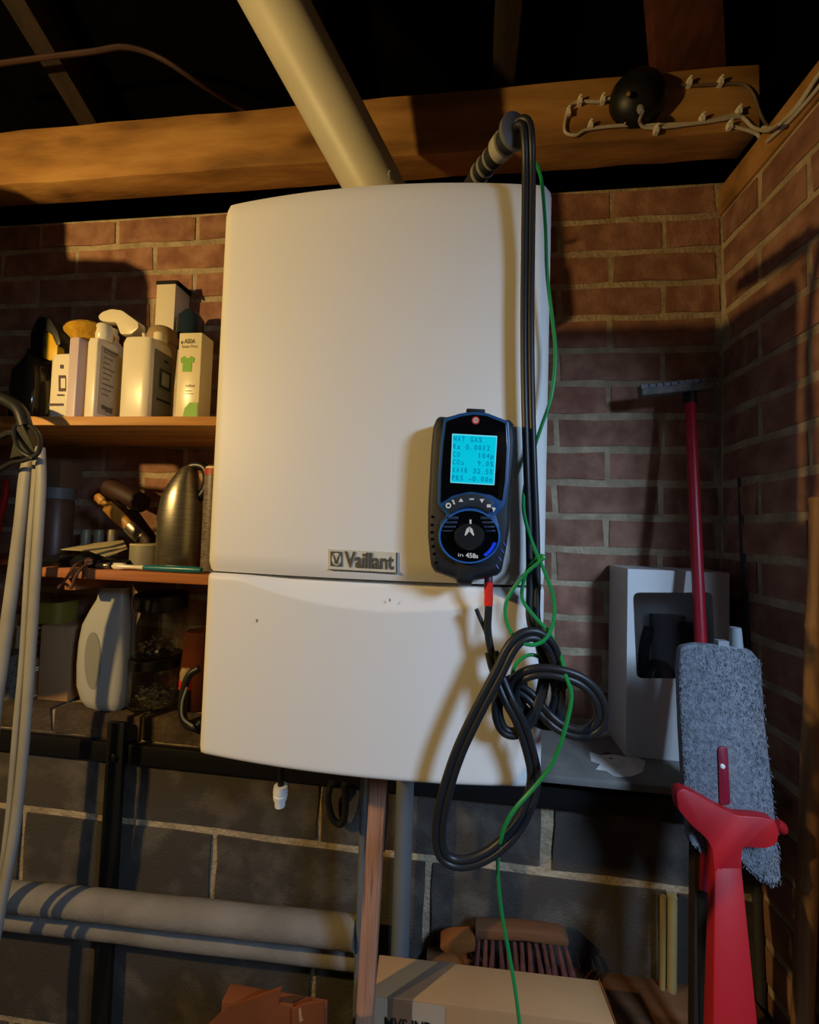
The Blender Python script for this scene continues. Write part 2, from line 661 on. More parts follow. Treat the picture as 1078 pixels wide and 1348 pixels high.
# ------------------------------------------------------------------ boiler
BX, BYF, BZT, BW, BH, BS, SEAM = -.1085, .5017, 1.5+.4275, .4302, .7257, .0178, .4933
BY1 = YK-.002
boiler = thing('boiler', (BX, .66, BZT-BH), 'white wall-hung boiler with bowed front panel and lower flap', 'boiler')
b = box(NB(), BX-BW/2+.006, BX+BW/2-.006, BYF+.012, BY1, BZT-BH+.006, BZT-.004)
obj('casing', b, M_white, boiler, bevel=.006)


def front(u):
    return BYF - BS*(1-u*u)


def panel(z1, z0, scoop=None, n=48, m=40):
    """bowed front panel with rolled edges; outline of a grid, thickness back to the casing"""
    b = NB()
    rows = []
    for j in range(m+1):
        t = j/m
        row = []
        for i in range(n+1):
            u = -1+2*i/n
            z = z1+(z0-z1)*t
            y = front(u)
            e = min((1-abs(u))*BW/2, .014)/.014
            y += .010*(1-math.sqrt(max(0, 1-(1-e)**2)))
            ez = min(min(z1-z, z-z0), .008)/.008
            y += .006*(1-math.sqrt(max(0, 1-(1-ez)**2)))
            if scoop:
                y += scoop(u, z)
            row.append(b.verts.new((BX+u*BW/2, y, z)))
        rows.append(row)
    for j in range(m):
        for i in range(n):
            b.faces.new((rows[j][i], rows[j][i+1], rows[j+1][i+1], rows[j+1][i]))
    rim = rows[0]+[r[-1] for r in rows[1:]]+rows[-1][-2::-1]+[r[0] for r in rows[-2:0:-1]]
    back = [b.verts.new((v.co.x, BYF+.03, v.co.z)) for v in rim]
    k = len(rim)
    for i in range(k):
        b.faces.new((rim[i], rim[(i+1) % k], back[(i+1) % k], back[i]))
    return b


obj('upper_panel', panel(BZT, BZT-SEAM+.0012), M_white, boiler, smooth=50)
ZS = BZT-SEAM


def scoop(u, z):
    # shallow hand recess along the top of the flap, deepest under the badge
    lim = .033*max(0, 1-((u-.10)/.92)**2)
    d = ZS-z
    if d >= lim or lim <= 0:
        return 0
    s = 1-d/lim
    return .015*(s**.7)*min(1, lim/.02)


obj('lower_flap', panel(ZS-.0012, BZT-BH, scoop, 64, 90), M_whiteflap, boiler, smooth=50)
obj('seam', box(NB(), BX-BW/2+.004, BX+BW/2-.004, BYF-.006+.012, BYF+.03, ZS-.003, ZS+.003), M_seam, boiler)


def fy(x, off=.0):
    return front(max(-1, min(1, (x-BX)/(BW/2))))-off


# badge
def on_front(px, py, off=.001):
    p = U(px, py, .49)
    for _ in range(3):
        p = U(px, py, fy(p.x, off))
    return p


def badge_fn(off):
    def fn(u, v):
        # pixel plane of the badge: u along its slope, v up
        return on_front(433+u, 749.5-v+u*.054, off)
    return fn


bf = badge_fn(.0010)
pl = [bf(0, 0), bf(90, 0), bf(90, 27), bf(0, 27)]
badge = obj('badge', slab(NB(), pl, .0018), M_badge, boiler)
b = NB()
bf2 = badge_fn(.0014)
lettering(b, 'Vaillant', lambda u, v: bf2(u+20.5, v+5), 28, bold=.85, fit=65)
obj('lettering', b, M_badgeink, badge)
b = NB()
pb = lambda pts: [bf2(u, v) for u, v in pts]
# emblem: dark square, pale egg, dark long-eared animal head
sq = [(2, 4.5), (17.5, 4.5), (17.5, 24), (2, 24)]
poly(b, pb(sq))
obj('emblem', b, M_badgeink, badge)
b = NB()
bf3 = badge_fn(.0017)
poly(b, [bf3(9.75+6.2*math.cos(a/18*math.pi), 14+8.2*math.sin(a/18*math.pi)) for a in range(36)])
obj('emblem_egg', b, M_badge, badge)
b = NB()
bf4 = badge_fn(.0020)
for s in (-1, 1):
    poly(b, [bf4(9.75+s*u, v) for u, v in ((.2, 12), (1.2, 16), (3.4, 20.4), (4.4, 19), (3.6, 14.5), (2.2, 11.5))])
poly(b, [bf4(9.75+3.0*math.cos(a/8*math.pi), 10.2+3*math.sin(a/8*math.pi)) for a in range(16)])
obj('emblem_figure', b, M_badgeink, badge)
b = NB()
poly(b, [bf2(88.2, -.3), bf2(90.2, -.3), bf2(90.2, 27), bf2(88.2, 27)])
poly(b, [bf2(0, -.6), bf2(90, -.6), bf2(90, .6), bf2(0, .6)])
obj('badge_edge', b, M_badgeink, badge)
# small paint chips
for px, py in ((338, 817), (513, 790)):
    c = on_front(px, py, .0006)
    obj('paint_chip', poly(NB(), [c+Vector((.0012*math.cos(a), 0, .0022*math.sin(a))) for a in [i*math.pi/4 for i in range(8)]]), mat('chip_grey', '#8c867a', rough=.7), boiler)

# condensate cap under the boiler
c = U(369, 1048, .64)
b = NB()
lathe(b, c+Vector((0, 0, .017)), c-Vector((0, 0, .017)), [(0, .006), (.02, .0105), (.3, .0115), (.32, .0095), (.42, .0095), (.44, .0112), (.62, .0105), (.64, .0088), (.95, .008), (1, .005)], 20)
cap = obj('drain_cap', b, M_white, boiler)
cap['label'] = 'small white ribbed drain cap hanging under the boiler'
b = cyl(NB(), c+Vector((0, 0, .016)), (c.x, c.y, BZT-BH+.012), .005, 12)
obj('stem', b, M_black, cap)

# flue
fa, fb = U(489, 240, .70), U(360, 0, .60)
d = (fb-fa).normalized()
flue = thing('flue_pipe', fa-d*.19, 'thick cream-white flue pipe slanting up out of the boiler top', 'pipe')
b = NB()
cyl(b, fa-d*.19, fb+d*.34, .0502, 40)
obj('pipe', b, M_flue, flue)
sc = U(513, 228, .655)
obj('screw', lathe(NB(), sc+Vector((0, .01, 0)), sc+Vector((0, -.004, 0)), [(0, .003), (.7, .004), (1, .002)], 10), M_grey, flue)
b = NB()
cyl(b, fa-d*.185, fa-d*.095, .054, 40)
obj('collar', b, M_flue, flue)

# ------------------------------------------------------------------ flue probe and hoses
pa, pe = U(622, 240, .545), U(678, 172, .462)
probe = thing('probe_handle', pa, 'black probe handle with pale ridges sticking up behind the boiler top', 'probe')
d = (pe-pa)
b = lathe(NB(), pa-d*.15, pe-d*.05, [(0, .009), (.3, .0118), (.8, .0128), (1, .0142)], 20)
obj('grip', b, M_boot, probe)
for t, w in ((.16, .022), (.31, .022), (.46, .022)):
    b = lathe(NB(), pa+d*t, pa+d*(t+w*2.4), [(0, .0116), (.3, .0133), (.7, .0133), (1, .0116)], 20)
    obj('ridge', b, M_grey, probe)
b = lathe(NB(), pa+d*.64, pa+d*.80, [(0, .0124), (.1, .0150), (.9, .0155), (1, .0124)], 20)
obj('collar', b, mat('pale_collar', '#a8a698', rough=.4), probe)
b = lathe(NB(), pe-d*.06, pe+d*.02, [(0, .013), (.15, .0188), (.85, .0190), (1, .017)], 28)
obj('end_disc', b, M_midgrey, probe)

hose = thing('sample_hose', U(620, 1130, .478), 'long black twin hose hanging down the boiler front in loops', 'hose')


def twin(path, r=.0046, gap=.0045, name='hose_run', side=(1, .25, 0), par=None):
    P = pts_px(path, .47)
    sp = spline(P, 6)
    N = len(sp)
    b = NB()
    for s in (-1, 1):
        q = []
        for i, p in enumerate(sp):
            t = (sp[min(i+1, N-1)]-sp[max(i-1, 0)]).normalized()
            nrm = t.cross(Vector((0, -1, 0)))
            if nrm.length < .2:
                nrm = Vector((1, 0, 0))
            nrm.normalize()
            q.append(p+nrm*gap*s)
        tube(b, q, r, 10, 1)
    return obj(name, b, M_rubber, par or hose)


twin([(676, 172, .466), (683, 161, .456), (692, 164, .452), (695, 185, .454), (696, 230, .465), (695, 320, .474), (694, 420, .475), (695, 520, .476), (698, 620, .477),
      (701, 700, .477), (702, 770, .475), (702, 815, .472), (712, 845, .470), (728, 880, .470), (735, 915, .474), (728, 945, .476)], .0042, .0038)
twin([(738, 905, .470), (733, 872, .462), (722, 848, .456), (706, 836, .452), (688, 838, .449), (672, 854, .447), (655, 888, .447), (630, 935, .449), (604, 990, .452), (586, 1045, .456),
      (578, 1090, .460), (581, 1122, .463), (597, 1135, .465), (622, 1134, .466), (652, 1119, .467), (680, 1090, .468), (697, 1055, .469),
      (703, 1022, .468), (697, 988, .464), (685, 952, .458), (671, 925, .456), (661, 902, .460), (652, 878, .464), (647, 858, .466)], .0042, .0036)
twin([(690, 905, .476), (672, 896, .470), (657, 915, .465), (655, 942, .464), (664, 962, .464), (682, 964, .465), (700, 945, .466), (712, 915, .468), (717, 880, .472), (712, 850, .476)], .0042, .0022)
twin([(676, 930, .472), (675, 906, .466), (684, 892, .458), (706, 884, .452), (736, 886, .449), (766, 897, .449), (786, 918, .451), (792, 942, .454), (783, 959, .457), (764, 965, .460),
      (741, 959, .463), (720, 943, .466), (702, 921, .469), (686, 908, .473), (676, 905, .476)], .0042, .0036)
twin([(672, 905, .474), (690, 935, .476), (712, 952, .474), (735, 950, .474), (746, 930, .476)], .0042, .0022)
# meter lead
b = NB()
tube(b, pts_px([(643, 768, .462), (643, 800, .462), (642, 830, .464), (648, 865, .466), (656, 890, .468), (664, 905, .470)], .46), .0042, 10)
tube(b, pts_px([(645, 848, .466), (638, 828, .466), (631, 812, .466), (627, 802, .465)], .46), .0024, 8)
obj('meter_lead', b, M_rubber, hose)
b = NB()
tube(b, pts_px([(643, 766, .462), (643, 782, .462), (643, 797, .462)], .46), .0049, 14)
obj('red_sleeve', b, M_redtube, hose)

wire = NB()
tube(wire, pts_px([(706, 215, .485), (713, 240, .482), (718, 300, .482), (720, 360, .482), (727, 420, .482), (731, 465, .482), (726, 520, .482), (712, 563, .484), (700, 600, .486),
                   (691, 640, .480), (689, 668, .472), (694, 695, .464), (704, 723, .460), (717, 753, .460), (728, 785, .460), (729, 815, .456), (719, 840, .450),
                   (700, 849, .446), (678, 840, .450), (666, 815, .462), (668, 788, .464), (690, 757, .462), (715, 735, .458), (708, 733, .462), (694, 750, .468),
                   (687, 786, .468), (703, 811, .462), (722, 832, .458), (738, 864, .458), (745, 890, .446), (752, 916, .443), (745, 955, .444), (729, 1001, .450),
                   (706, 1033, .454), (677, 1066, .456), (663, 1092, .460), (656, 1125, .470), (656, 1160, .478), (661, 1205, .486), (670, 1255, .49), (678, 1302, .49), (686, 1365, .49)], .47), .0021, 8)
tube(wire, pts_px([(716, 868, .474), (700, 862, .470), (685, 868, .470), (675, 884, .470), (677, 908, .474), (692, 925, .480)], .47), .0021, 8)
tag(obj('green_wire', wire, M_green), 'thin green wire twisting around the black hose', 'wire')

# ------------------------------------------------------------------ gas analyser on the boiler front
MY = .447                               # its front face
meter = thing('gas_analyser', U(618, 770, .47), 'handheld gas analyser with glowing cyan screen stuck on the boiler front', 'meter')


def mpx(x, y):                          # traced outline in steps of 5.392 per pixel
    return (560+x/5.392, 530+y/5.392)


outer = [(100, 82), (150, 88), (290, 52), (420, 55), (560, 112), (600, 102), (634, 140), (648, 230), (640, 380), (604, 740), (604, 880), (585, 1010), (548, 1200), (520, 1232), (400, 1262), (340, 1270), (325, 1308), (225, 1300), (215, 1262),
         (60, 1205), (35, 1160), (14, 960), (14, 760), (24, 560), (36, 330), (52, 160), (75, 100)]
po = round_px([mpx(*p) for p in outer], 3, 3)
fr = [U(x, y, MY) for x, y in po]
cen = sum(fr, Vector())/len(fr)
b = NB()
ring = lambda s, y: [Vector((cen.x+(p.x-cen.x)*s, y, cen.z+(p.z-cen.z)*s)) for p in fr]
loft(b, [ring(.90, MY-.000), ring(.965, MY+.0025), ring(1.0, MY+.009), ring(1.0, MY+.030), ring(.95, MY+.036), ring(.9, fy(cen.x)-.0035)])
obj('rubber_boot', b, M_boot, meter, smooth=45)
for cx_, y in (((270+430)/2, 46),):
    b = NB()
    slab(b, pts_px(round_px([mpx(290, 40), mpx(425, 46), mpx(425, 72), mpx(290, 66)], 2), MY+.008), .014)
    obj('top_port', b, M_black, meter, bevel=.0008)


def mplate(name, pts, y, th, m, bev=.0006, par=None, r=2.5):
    return obj(name, slab(NB(), pts_px(round_px([mpx(*p) for p in pts], r), y), th), m, par or meter, bevel=bev)


bez = [(130, 112), (240, 76), (340, 62), (440, 72), (592, 132), (600, 300), (588, 560), (560, 740), (500, 800), (528, 900), (520, 985), (470, 1075), (400, 1128), (300, 1143), (200, 1110), (130, 1035), (95, 930), (105, 850), (150, 800), (85, 720), (90, 500), (105, 300)]
mplate('blue_bezel', bez, MY-.003, .006, M_blue, .0012)
face = [(150, 132), (250, 98), (340, 84), (430, 92), (572, 148), (580, 300), (565, 560), (545, 700), (470, 655), (320, 630), (190, 660), (108, 715), (112, 500), (128, 300)]
fp = mplate('faceplate', face, MY-.0038, .003, M_gloss, .0004)
scr = [(190, 220), (510, 237), (489, 586), (176, 568)]
sco = mplate('screen', scr, MY-.0046, .002, M_lcdrim, 0, r=1)
lcd = [(197, 227), (504, 244), (483, 579), (183, 562)]
obj('display', slab(NB(), pts_px([mpx(*p) for p in lcd], MY-.0050), .0015), M_lcd, sco)
b = NB()
rows = ['NAT GAS   ', 'Ra 0.0012 ', 'CO    104p', 'CO\u2082   9.0%', 'XAIR 32.5%', 'PRS -0.00m']
for j, t in enumerate(rows):
    for i, ch in enumerate(t):
        if ch == ' ':
            continue

        def lf(u, v, i=i, j=j):
            gx, gy = (i+.12+u)/10.2, (j+.80-v)/6.05
            x = (197+(183-197)*gy)*(1-gx)+(504+(483-504)*gy)*gx
            y = (227*(1-gx)+244*gx)*(1-gy)+(562*(1-gx)+579*gx)*gy
            return U(*mpx(x, y), MY-.0053)
        w = .25 if ch in '.1I' else .68
        off = .2 if ch in '.1I' else .0
        lettering(b, '2' if ch == '\u2082' else ch, lambda u, v, lf=lf, off=off: lf(u+off, v), .55 if ch == '\u2082' else .92, bold=.015, fit=w)
obj('display_text', b, M_lcdtxt, sco)
# badge at the top of the face
c = mpx(357, 126)
b = slab(NB(), [U(c[0]+5.2*math.cos(a*math.pi/12), c[1]+5.2*math.sin(a*math.pi/12), MY-.0046) for a in range(24)], .002)
lg = obj('logo', b, M_redlogo, meter)
b = NB()
loft(b, [[U(c[0]+r*math.cos(a*math.pi/8), c[1]+r*math.sin(a*math.pi/8), MY-.005) for a in range(16)] for r in (2.0, 3.3)], cap=False)
poly(b, [U(c[0]+x, c[1]+y, MY-.005) for x, y in ((-.5, -1.5), (.5, -1.5), (.5, 1.5), (-.5, 1.5))])
obj('logo_mark', b, M_print, lg)
# arc of buttons
arc = [mpx(320+222*math.cos(math.radians(a)), 842+196*math.sin(math.radians(a))) for a in range(-145, -33, 7)]
arc += [mpx(320+165*math.cos(math.radians(a)), 868+128*math.sin(math.radians(a))) for a in range(-38, -146, -7)]
obj('button_arc', slab(NB(), pts_px(arc, MY-.0056), .005), mat('button_rubber', '#232a33', rough=.5), meter, bevel=.0007)


def icon(pts, name='button_icon'):
    return obj(name, poly(NB(), pts_px([mpx(*p) for p in pts], MY-.0060)), M_print, meter)


b = NB()
loft(b, [[U(*mpx(163+r*math.cos(a*math.pi/10), 731+r*math.sin(a*math.pi/10)), MY-.006) for a in range(20)] for r in (10, 20)], cap=False)
obj('button_icon', b, M_print, meter)
icon([(235, 704), (270, 704), (252, 678)])
icon([(312, 680), (345, 680), (345, 690), (312, 690)])
icon([(384, 684), (418, 684), (401, 714)])
icon([(436, 722), (464, 722), (464, 744), (436, 744)])
icon([(470, 742), (500, 748), (484, 776)])
icon([(186, 690), (200, 690), (212, 722), (200, 722)])
# dial
dc = (312, 950)
dp = lambda r, n=40, y=MY-.004: [U(*mpx(dc[0]+r*1.05*math.cos(a*2*math.pi/n), dc[1]+r*.93*math.sin(a*2*math.pi/n)), y) for a in range(n)]
b = NB()
loft(b, [dp(192, y=MY-.001), dp(197, y=MY-.0058), dp(207, y=MY-.0058), dp(212, y=MY-.001)], cap=False, closed=True)
obj('dial_ring', b, M_bluering, meter)
obj('dial_face', slab(NB(), dp(193, y=MY-.0042), .003), M_gloss, meter)
for i, (y0, h) in enumerate(((808, 20), (842, 17), (874, 15), (905, 12))):
    for sgn in (-1, 1):
        x0, x1 = (150+i*-10, 235-i*10) if sgn < 0 else (392+i*12, 478+i*6)
        b = slab(NB(), pts_px([mpx(x0, y0), mpx(x1, y0), mpx(x1, y0+h), mpx(x0, y0+h)], MY-.0058), .003)
        obj('dial_slot', b, mat('slot_blue', '#26374e', rough=.4), meter, bevel=.0003)
b = NB()
loft(b, [dp(104, y=MY-.003), dp(104, y=MY-.012), dp(96, y=MY-.0145)])
knob = obj('knob', b, M_black, meter, smooth=30)
for s in (-1, 1):
    b = poly(NB(), [U(*mpx(312+s*x, y), MY-.0150) for x, y in ((2, 880), (22, 898), (34, 942), (26, 944), (2, 915))])
    obj('pointer', b, M_print, knob)
obj('pointer_tick', poly(NB(), [U(*mpx(x, y), MY-.0150) for x, y in ((313, 830), (327, 830), (327, 860), (313, 860))]), M_print, knob)
b = NB()
sa = [mpx(dc[0]+r*1.05*math.cos(math.radians(a)), dc[1]+r*.93*math.sin(math.radians(a))) for r, aa in ((188, range(14, 58, 4)), (166, range(56, 12, -4))) for a in aa]
obj('blue_strip', slab(NB(), pts_px(sa, MY-.0056), .002), M_bluelite, meter)
b = NB()
lettering(b, 'in', lambda u, v: U(*mpx(232+u, 1092-v+u*.06), MY-.0048), 38, fit=36)
lettering(b, '458s', lambda u, v: U(*mpx(286+u, 1098-v+u*.08), MY-.0048), 46, bold=1.2, fit=88)
obj('model_number', b, M_print, meter)
for i, y in enumerate((810, 868, 920, 970, 1022, 1075, 1138)):
    x = (50, 45, 44, 46, 52, 62, 76)[i]
    b = slab(NB(), pts_px([mpx(x-9, y-9), mpx(x+9, y-7-i), mpx(x+9, y+8-i), mpx(x-9, y+9)], MY-.0006), .004)
    obj('side_slot', b, M_gloss, meter)
for x, y in ((562, 1005), (548, 1054), (530, 1108), (512, 1166)):
    b = slab(NB(), pts_px([mpx(x-13, y-12), mpx(x-7, y-16), mpx(x+11, y+12), mpx(x+5, y+15)], MY-.0006), .004)
    obj('side_slot', b, mat('slot_glint', '#6a74d8', rough=.3), meter)
b = lathe(NB(), U(643, 757, .462), U(643, 770, .462), [(0, .0035), (.2, .0045), (1, .0045)], 14)
obj('inlet', b, mat('maroon_inlet', '#5a2430', rough=.4), meter)

# ------------------------------------------------------------------ shelves
SY = .73
ZU = U(150, 548, SY).z
ZM = U(150, 751, SY).z
shelf_up = tag(obj('wall_shelf', box(NB(), XL+.02, -.345, SY, YB-.004, ZU-.018, ZU), M_shelf, bevel=.0015), 'upper pale pine shelf board carrying the white bottles', 'shelf', 'shelves left of the boiler')
xm0 = U(55, 750, SY).x
shelf_mid = tag(obj('wall_shelf', box(NB(), xm0, -.345, SY, YB-.004, ZM-.019, ZM), M_shelf2, bevel=.0015), 'lower reddish pine shelf board carrying flask and toothbrush', 'shelf', 'shelves left of the boiler')
for z, lb in ((ZU-.018, 'small timber batten under the right end of the upper shelf'), (ZM-.019, 'small timber batten under the right end of the lower shelf')):
    tag(obj('shelf_batten', box(NB(), -.375, -.345, SY+.02, YB-.004, z-.03, z), M_shelf2, bevel=.001), lb, 'batten', 'shelf battens')
tag(obj('shelf_batten', box(NB(), xm0+.0, xm0+.025, SY+.05, YB-.004, ZM-.052, ZM-.019), M_shelf2, bevel=.001), 'small timber batten under the left end of the lower shelf', 'batten', 'shelf battens')


def px_x(px, py, Y):
    return U(px, py, Y).x


def px_z(px, py, Y):
    return U(px, py, Y).z


def carton(name, x0, x1, y0, y1, z0, z1, m, label, cat='box', bev=.0015, group=None):
    t = thing(name, ((x0+x1)/2, (y0+y1)/2, z0), label, cat, group)
    obj('body', box(NB(), x0, x1, y0, y1, z0, z1), m, t, bevel=bev)
    return t


G_UP = 'things on the upper shelf'
Yf = SY+.012
# bottle with the purple square
x0, x1, zt = px_x(62, 520, Yf), px_x(90, 520, Yf), px_z(80, 464, Yf)
b1 = thing('polish_bottle', ((x0+x1)/2, Yf+.02, ZU), 'short cream bottle with purple square label on upper shelf', 'bottle', G_UP)
c = ((x0+x1)/2+.006, Yf+.022)
hx = (x1-x0)/2+.006
body_b = body(NB(), c, [(ZU, hx*.95, .020, 5), (ZU+.004, hx, .022, 5), (zt-.012, hx, .022, 5), (zt-.003, hx*.93, .020, 4), (zt, hx*.8, .016, 3)])
o = obj('body', body_b, M_cream, b1)
yq = Yf-.0012


def dec(par, y, quads, m, name='print'):
    for q in quads:
        obj(name, poly(NB(), [U(px, py, y) for px, py in q]), m, par)


dec(b1, yq, [[(77, 494), (86, 494), (86, 515), (77, 515)]], M_purple)
dec(b1, yq-.0004, [[(80, 498), (86, 498), (86, 511), (80, 511)]], M_cream)
dec(b1, yq, [[(64, 531), (83, 531), (83, 534), (64, 534)], [(75, 519), (84, 519), (84, 521), (75, 521)], [(79, 480), (83, 480), (83, 485), (79, 485)]], M_purple)


def side_bottle(name, pxa, pxb, pxs, py_top, py_mid, m, label, cap=None, cap_m=None, lab=None, Y0=Yf, shoulder=.012, p=6):
    """narrow face to the camera, broad side turned right"""
    xa, xb = px_x(pxa, py_mid, Y0), px_x(pxb, py_mid, Y0)
    dd = U(pxs, py_mid, X=xb)
    y1 = max(dd.y, Y0+.03)
    zt = px_z((pxa+pxb)/2, py_top, Y0)
    t = thing(name, ((xa+xb)/2, (Y0+y1)/2, ZU), label, 'bottle', G_UP)
    c = ((xa+xb)/2, (Y0+y1)/2)
    hx, hy = (xb-xa)/2, (y1-Y0)/2
    obj('body', body(NB(), c, [(ZU, hx*.94, hy*.96, p), (ZU+.004, hx, hy, p), (zt-shoulder, hx, hy, p), (zt-.002, hx*.92, hy*.90, p), (zt, hx*.8, hy*.8, 4)], 36), m, t)
    return t, xa, xb, Y0, y1, zt


def side_print(par, xb, quads, m, name='label', off=.0006):
    for y0, y1, z0, z1 in quads:
        obj(name, poly(NB(), [Vector((xb+off, y0, z0)), Vector((xb+off, y1, z0)), Vector((xb+off, y1, z1)), Vector((xb+off, y0, z1))]), m, par)


t, xa, xb, y0, y1, zt = side_bottle('cleaner_bottle', 88, 101, 112, 443, 500, M_lilac, 'slim lilac-sided bottle under the yellow sponge on upper shelf', shoulder=.004, p=9)
zt2 = zt
cap_c = ((xa+xb)/2, (y0+y1)/2)
sp_top = zt

t, xa, xb, y0, y1, zt = side_bottle('shampoo_bottle', 112, 126, 156, 443, 500, M_cream, 'cream bottle with grey printed side label and round white cap', p=9)
side_print(t, xb, [(y0+.008, y1-.003, ZU+.012, zt-.014)], M_label)
q = NB()
for k in range(9):
    zz = zt-.024-k*.011
    poly(q, [Vector((xb+.001, y0+.014, zz)), Vector((xb+.001, y1-.012-(k % 3)*.006, zz)), Vector((xb+.001, y1-.012-(k % 3)*.006, zz-.0022)), Vector((xb+.001, y0+.014, zz-.0022))])
for ya, yb_, za, zb_ in ((y0+.014, y1-.006, zt-.021, zt-.0175), (y1-.030, y1-.012, ZU+.020, ZU+.031), (y0+.016, y0+.026, ZU+.024, ZU+.032)):
    poly(q, [Vector((xb+.0012, ya, za)), Vector((xb+.0012, yb_, za)), Vector((xb+.0012, yb_, zb_)), Vector((xb+.0012, ya, zb_))])
obj('print', q, mat('label_ink', '#5c564c', rough=.6), t)
cc = Vector(((xa+xb)/2+.004, y0+.022, zt))
obj('cap', lathe(NB(), cc-Vector((0, 0, .001)), cc+Vector((0, 0, px_z(126, 428, y0+.02)-zt)), [(0, .013), (.1, .0155), (.85, .0155), (1, .012)], 20), M_cream, t)

t, xa, xb, y0, y1, zt = side_bottle('wash_bottle', 155, 196, 229, 441, 500, M_cream, 'large cream bottle with navy square on its side label', shoulder=.014, p=5)
side_print(t, xb, [(y0+.012, y1-.006, ZU+.006, zt-.022)], mat('label_slate', '#77766c', '#5b6166', 9, .4))
ym = y0+(y1-y0)*.62
side_print(t, xb, [(ym-.017, ym+.017, ZU+.072, ZU+.112)], M_labelblue, 'print', .001)
side_print(t, xb, [(ym-.011, ym+.011, ZU+.078, ZU+.106)], mat('label_pale', '#8a9292', rough=.5), 'print', .0014)
side_print(t, xb, [(y0+.022, y1-.008, ZU+.044, ZU+.049), (ym-.006, ym+.006, ZU+.128, ZU+.133)], M_inkblack, 'print', .001)
cc = Vector((xb-.004, y0+.03, zt-.002))
obj('cap', lathe(NB(), cc, cc+Vector((0, 0, .018)), [(0, .011), (.1, .0125), (.9, .0125), (1, .011)], 20), M_cream, t)
b = NB()
for dx, tl in ((-.034, -.008), (-.012, .002)):
    cyl(b, Vector((xb+dx, y0+.03, zt-.004)), Vector((xb+dx+tl, y0+.03, zt+.017)), .004, 10)
obj('spout', b, M_cream, t)

# yellow sponge on the lilac bottle
xs = (px_x(88, 425, Yf+.02)+px_x(139, 425, Yf+.02))/2
hs = (px_x(139, 425, Yf+.02)-px_x(88, 425, Yf+.02))/2
b = body(NB(), (xs, Yf+.030), [(sp_top, hs*.66, .026, 2.2), (sp_top+.008, hs*.78, .032, 2.2), (sp_top+.017, hs*.99, .039, 2.2), (sp_top+.021, hs, .040, 2.2), (sp_top+.025, hs*.94, .037, 2.2), (sp_top+.027, hs*.94, .037, 2.2), (sp_top+.032, hs*.86, .033, 2.2), (sp_top+.038, hs*.6, .025, 2.2)], 32)
tag(obj('sponge', b, M_yellow), 'round yellow applicator sponge lying on top of the bottles', 'sponge', G_UP)

# white trigger sprayer behind
Y2 = .855
cx_ = px_x(146, 440, Y2)
t = thing('trigger_sprayer', (cx_, Y2, ZU), 'white trigger spray bottle standing behind the cream bottles', 'bottle', G_UP)
zn = px_z(146, 445, Y2)
zt = px_z(150, 410, Y2)
obj('body', body(NB(), (cx_, Y2), [(ZU, .036, .026, 4), (zn-.05, .038, .028, 4), (zn-.02, .026, .022, 3), (zn-.004, .014, .014, 2)]), M_cream, t)
obj('collar', lathe(NB(), (cx_, Y2, zn-.006), (cx_, Y2, zn+.020), [(0, .0165), (.5, .0165), (.55, .0140), (1, .0145)], 20), M_cream, t)
hd = [(128, 416), (134, 410), (146, 406), (160, 408), (182, 424), (182, 432), (172, 440), (158, 440), (152, 424), (142, 424), (131, 422)]
obj('trigger_head', slab(NB(), pts_px(round_px(hd, 3), Y2-.012), .024), M_cream, t, bevel=.003)

# tan-lidded tub and tall carton at the back
Y3 = .85
xa, xb = px_x(198, 450, Y3), px_x(231, 450, Y3)
t = thing('lidded_tub', ((xa+xb)/2, Y3, ZU), 'tub with domed tan lid standing behind the large cream bottle', 'tub', G_UP)
zt = px_z(212, 431, Y3)
obj('tub_body', body(NB(), ((xa+xb)/2, Y3), [(ZU, .028, .028, 2), (zt-.045, .030, .030, 2), (zt-.04, .028, .028, 2)]), M_tan, t)
obj('lid', body(NB(), ((xa+xb)/2, Y3), [(zt-.042, .032, .032, 2), (zt-.024, .032, .032, 2), (zt-.012, .028, .028, 2), (zt-.003, .018, .018, 2), (zt, .006, .006, 2)]), M_tan, t)
Y4 = .895
xa, xb = px_x(205, 400, Y4), px_x(230, 400, Y4)
zt = px_z(216, 374, Y4)
t = carton('tall_carton', xa, xb, Y4, YB-.004, ZU, zt, M_cream, 'tall white carton with black top edge behind the bottles', group=G_UP)
t2 = NB()
box(t2, xa-.001, xb+.002, Y4-.001, YB-.004, zt, zt+.008)
slab(t2, [Vector((xb+.002, Y4+.002, zt+.008)), Vector((xb+.002, YB-.006, zt+.008)), Vector((xb+.030, YB-.006, zt-.012)), Vector((xb+.030, YB-.012, zt-.012))], .002, (0, 0, 1))
obj('top_flap', t2, M_black, t)
Y5 = .90
b = body(NB(), (px_x(251, 425, Y5), Y5), [(ZU, .03, .028, 2.5), (ZU+.11, .032, .03, 2.5), (px_z(250, 420, Y5), .028, .026, 2.5), (px_z(250, 410, Y5), .014, .014, 2)])
tag(obj('dark_bottle', b, M_labelblue), 'blue-black rounded bottle top behind the green-shirt carton', 'bottle', G_UP)

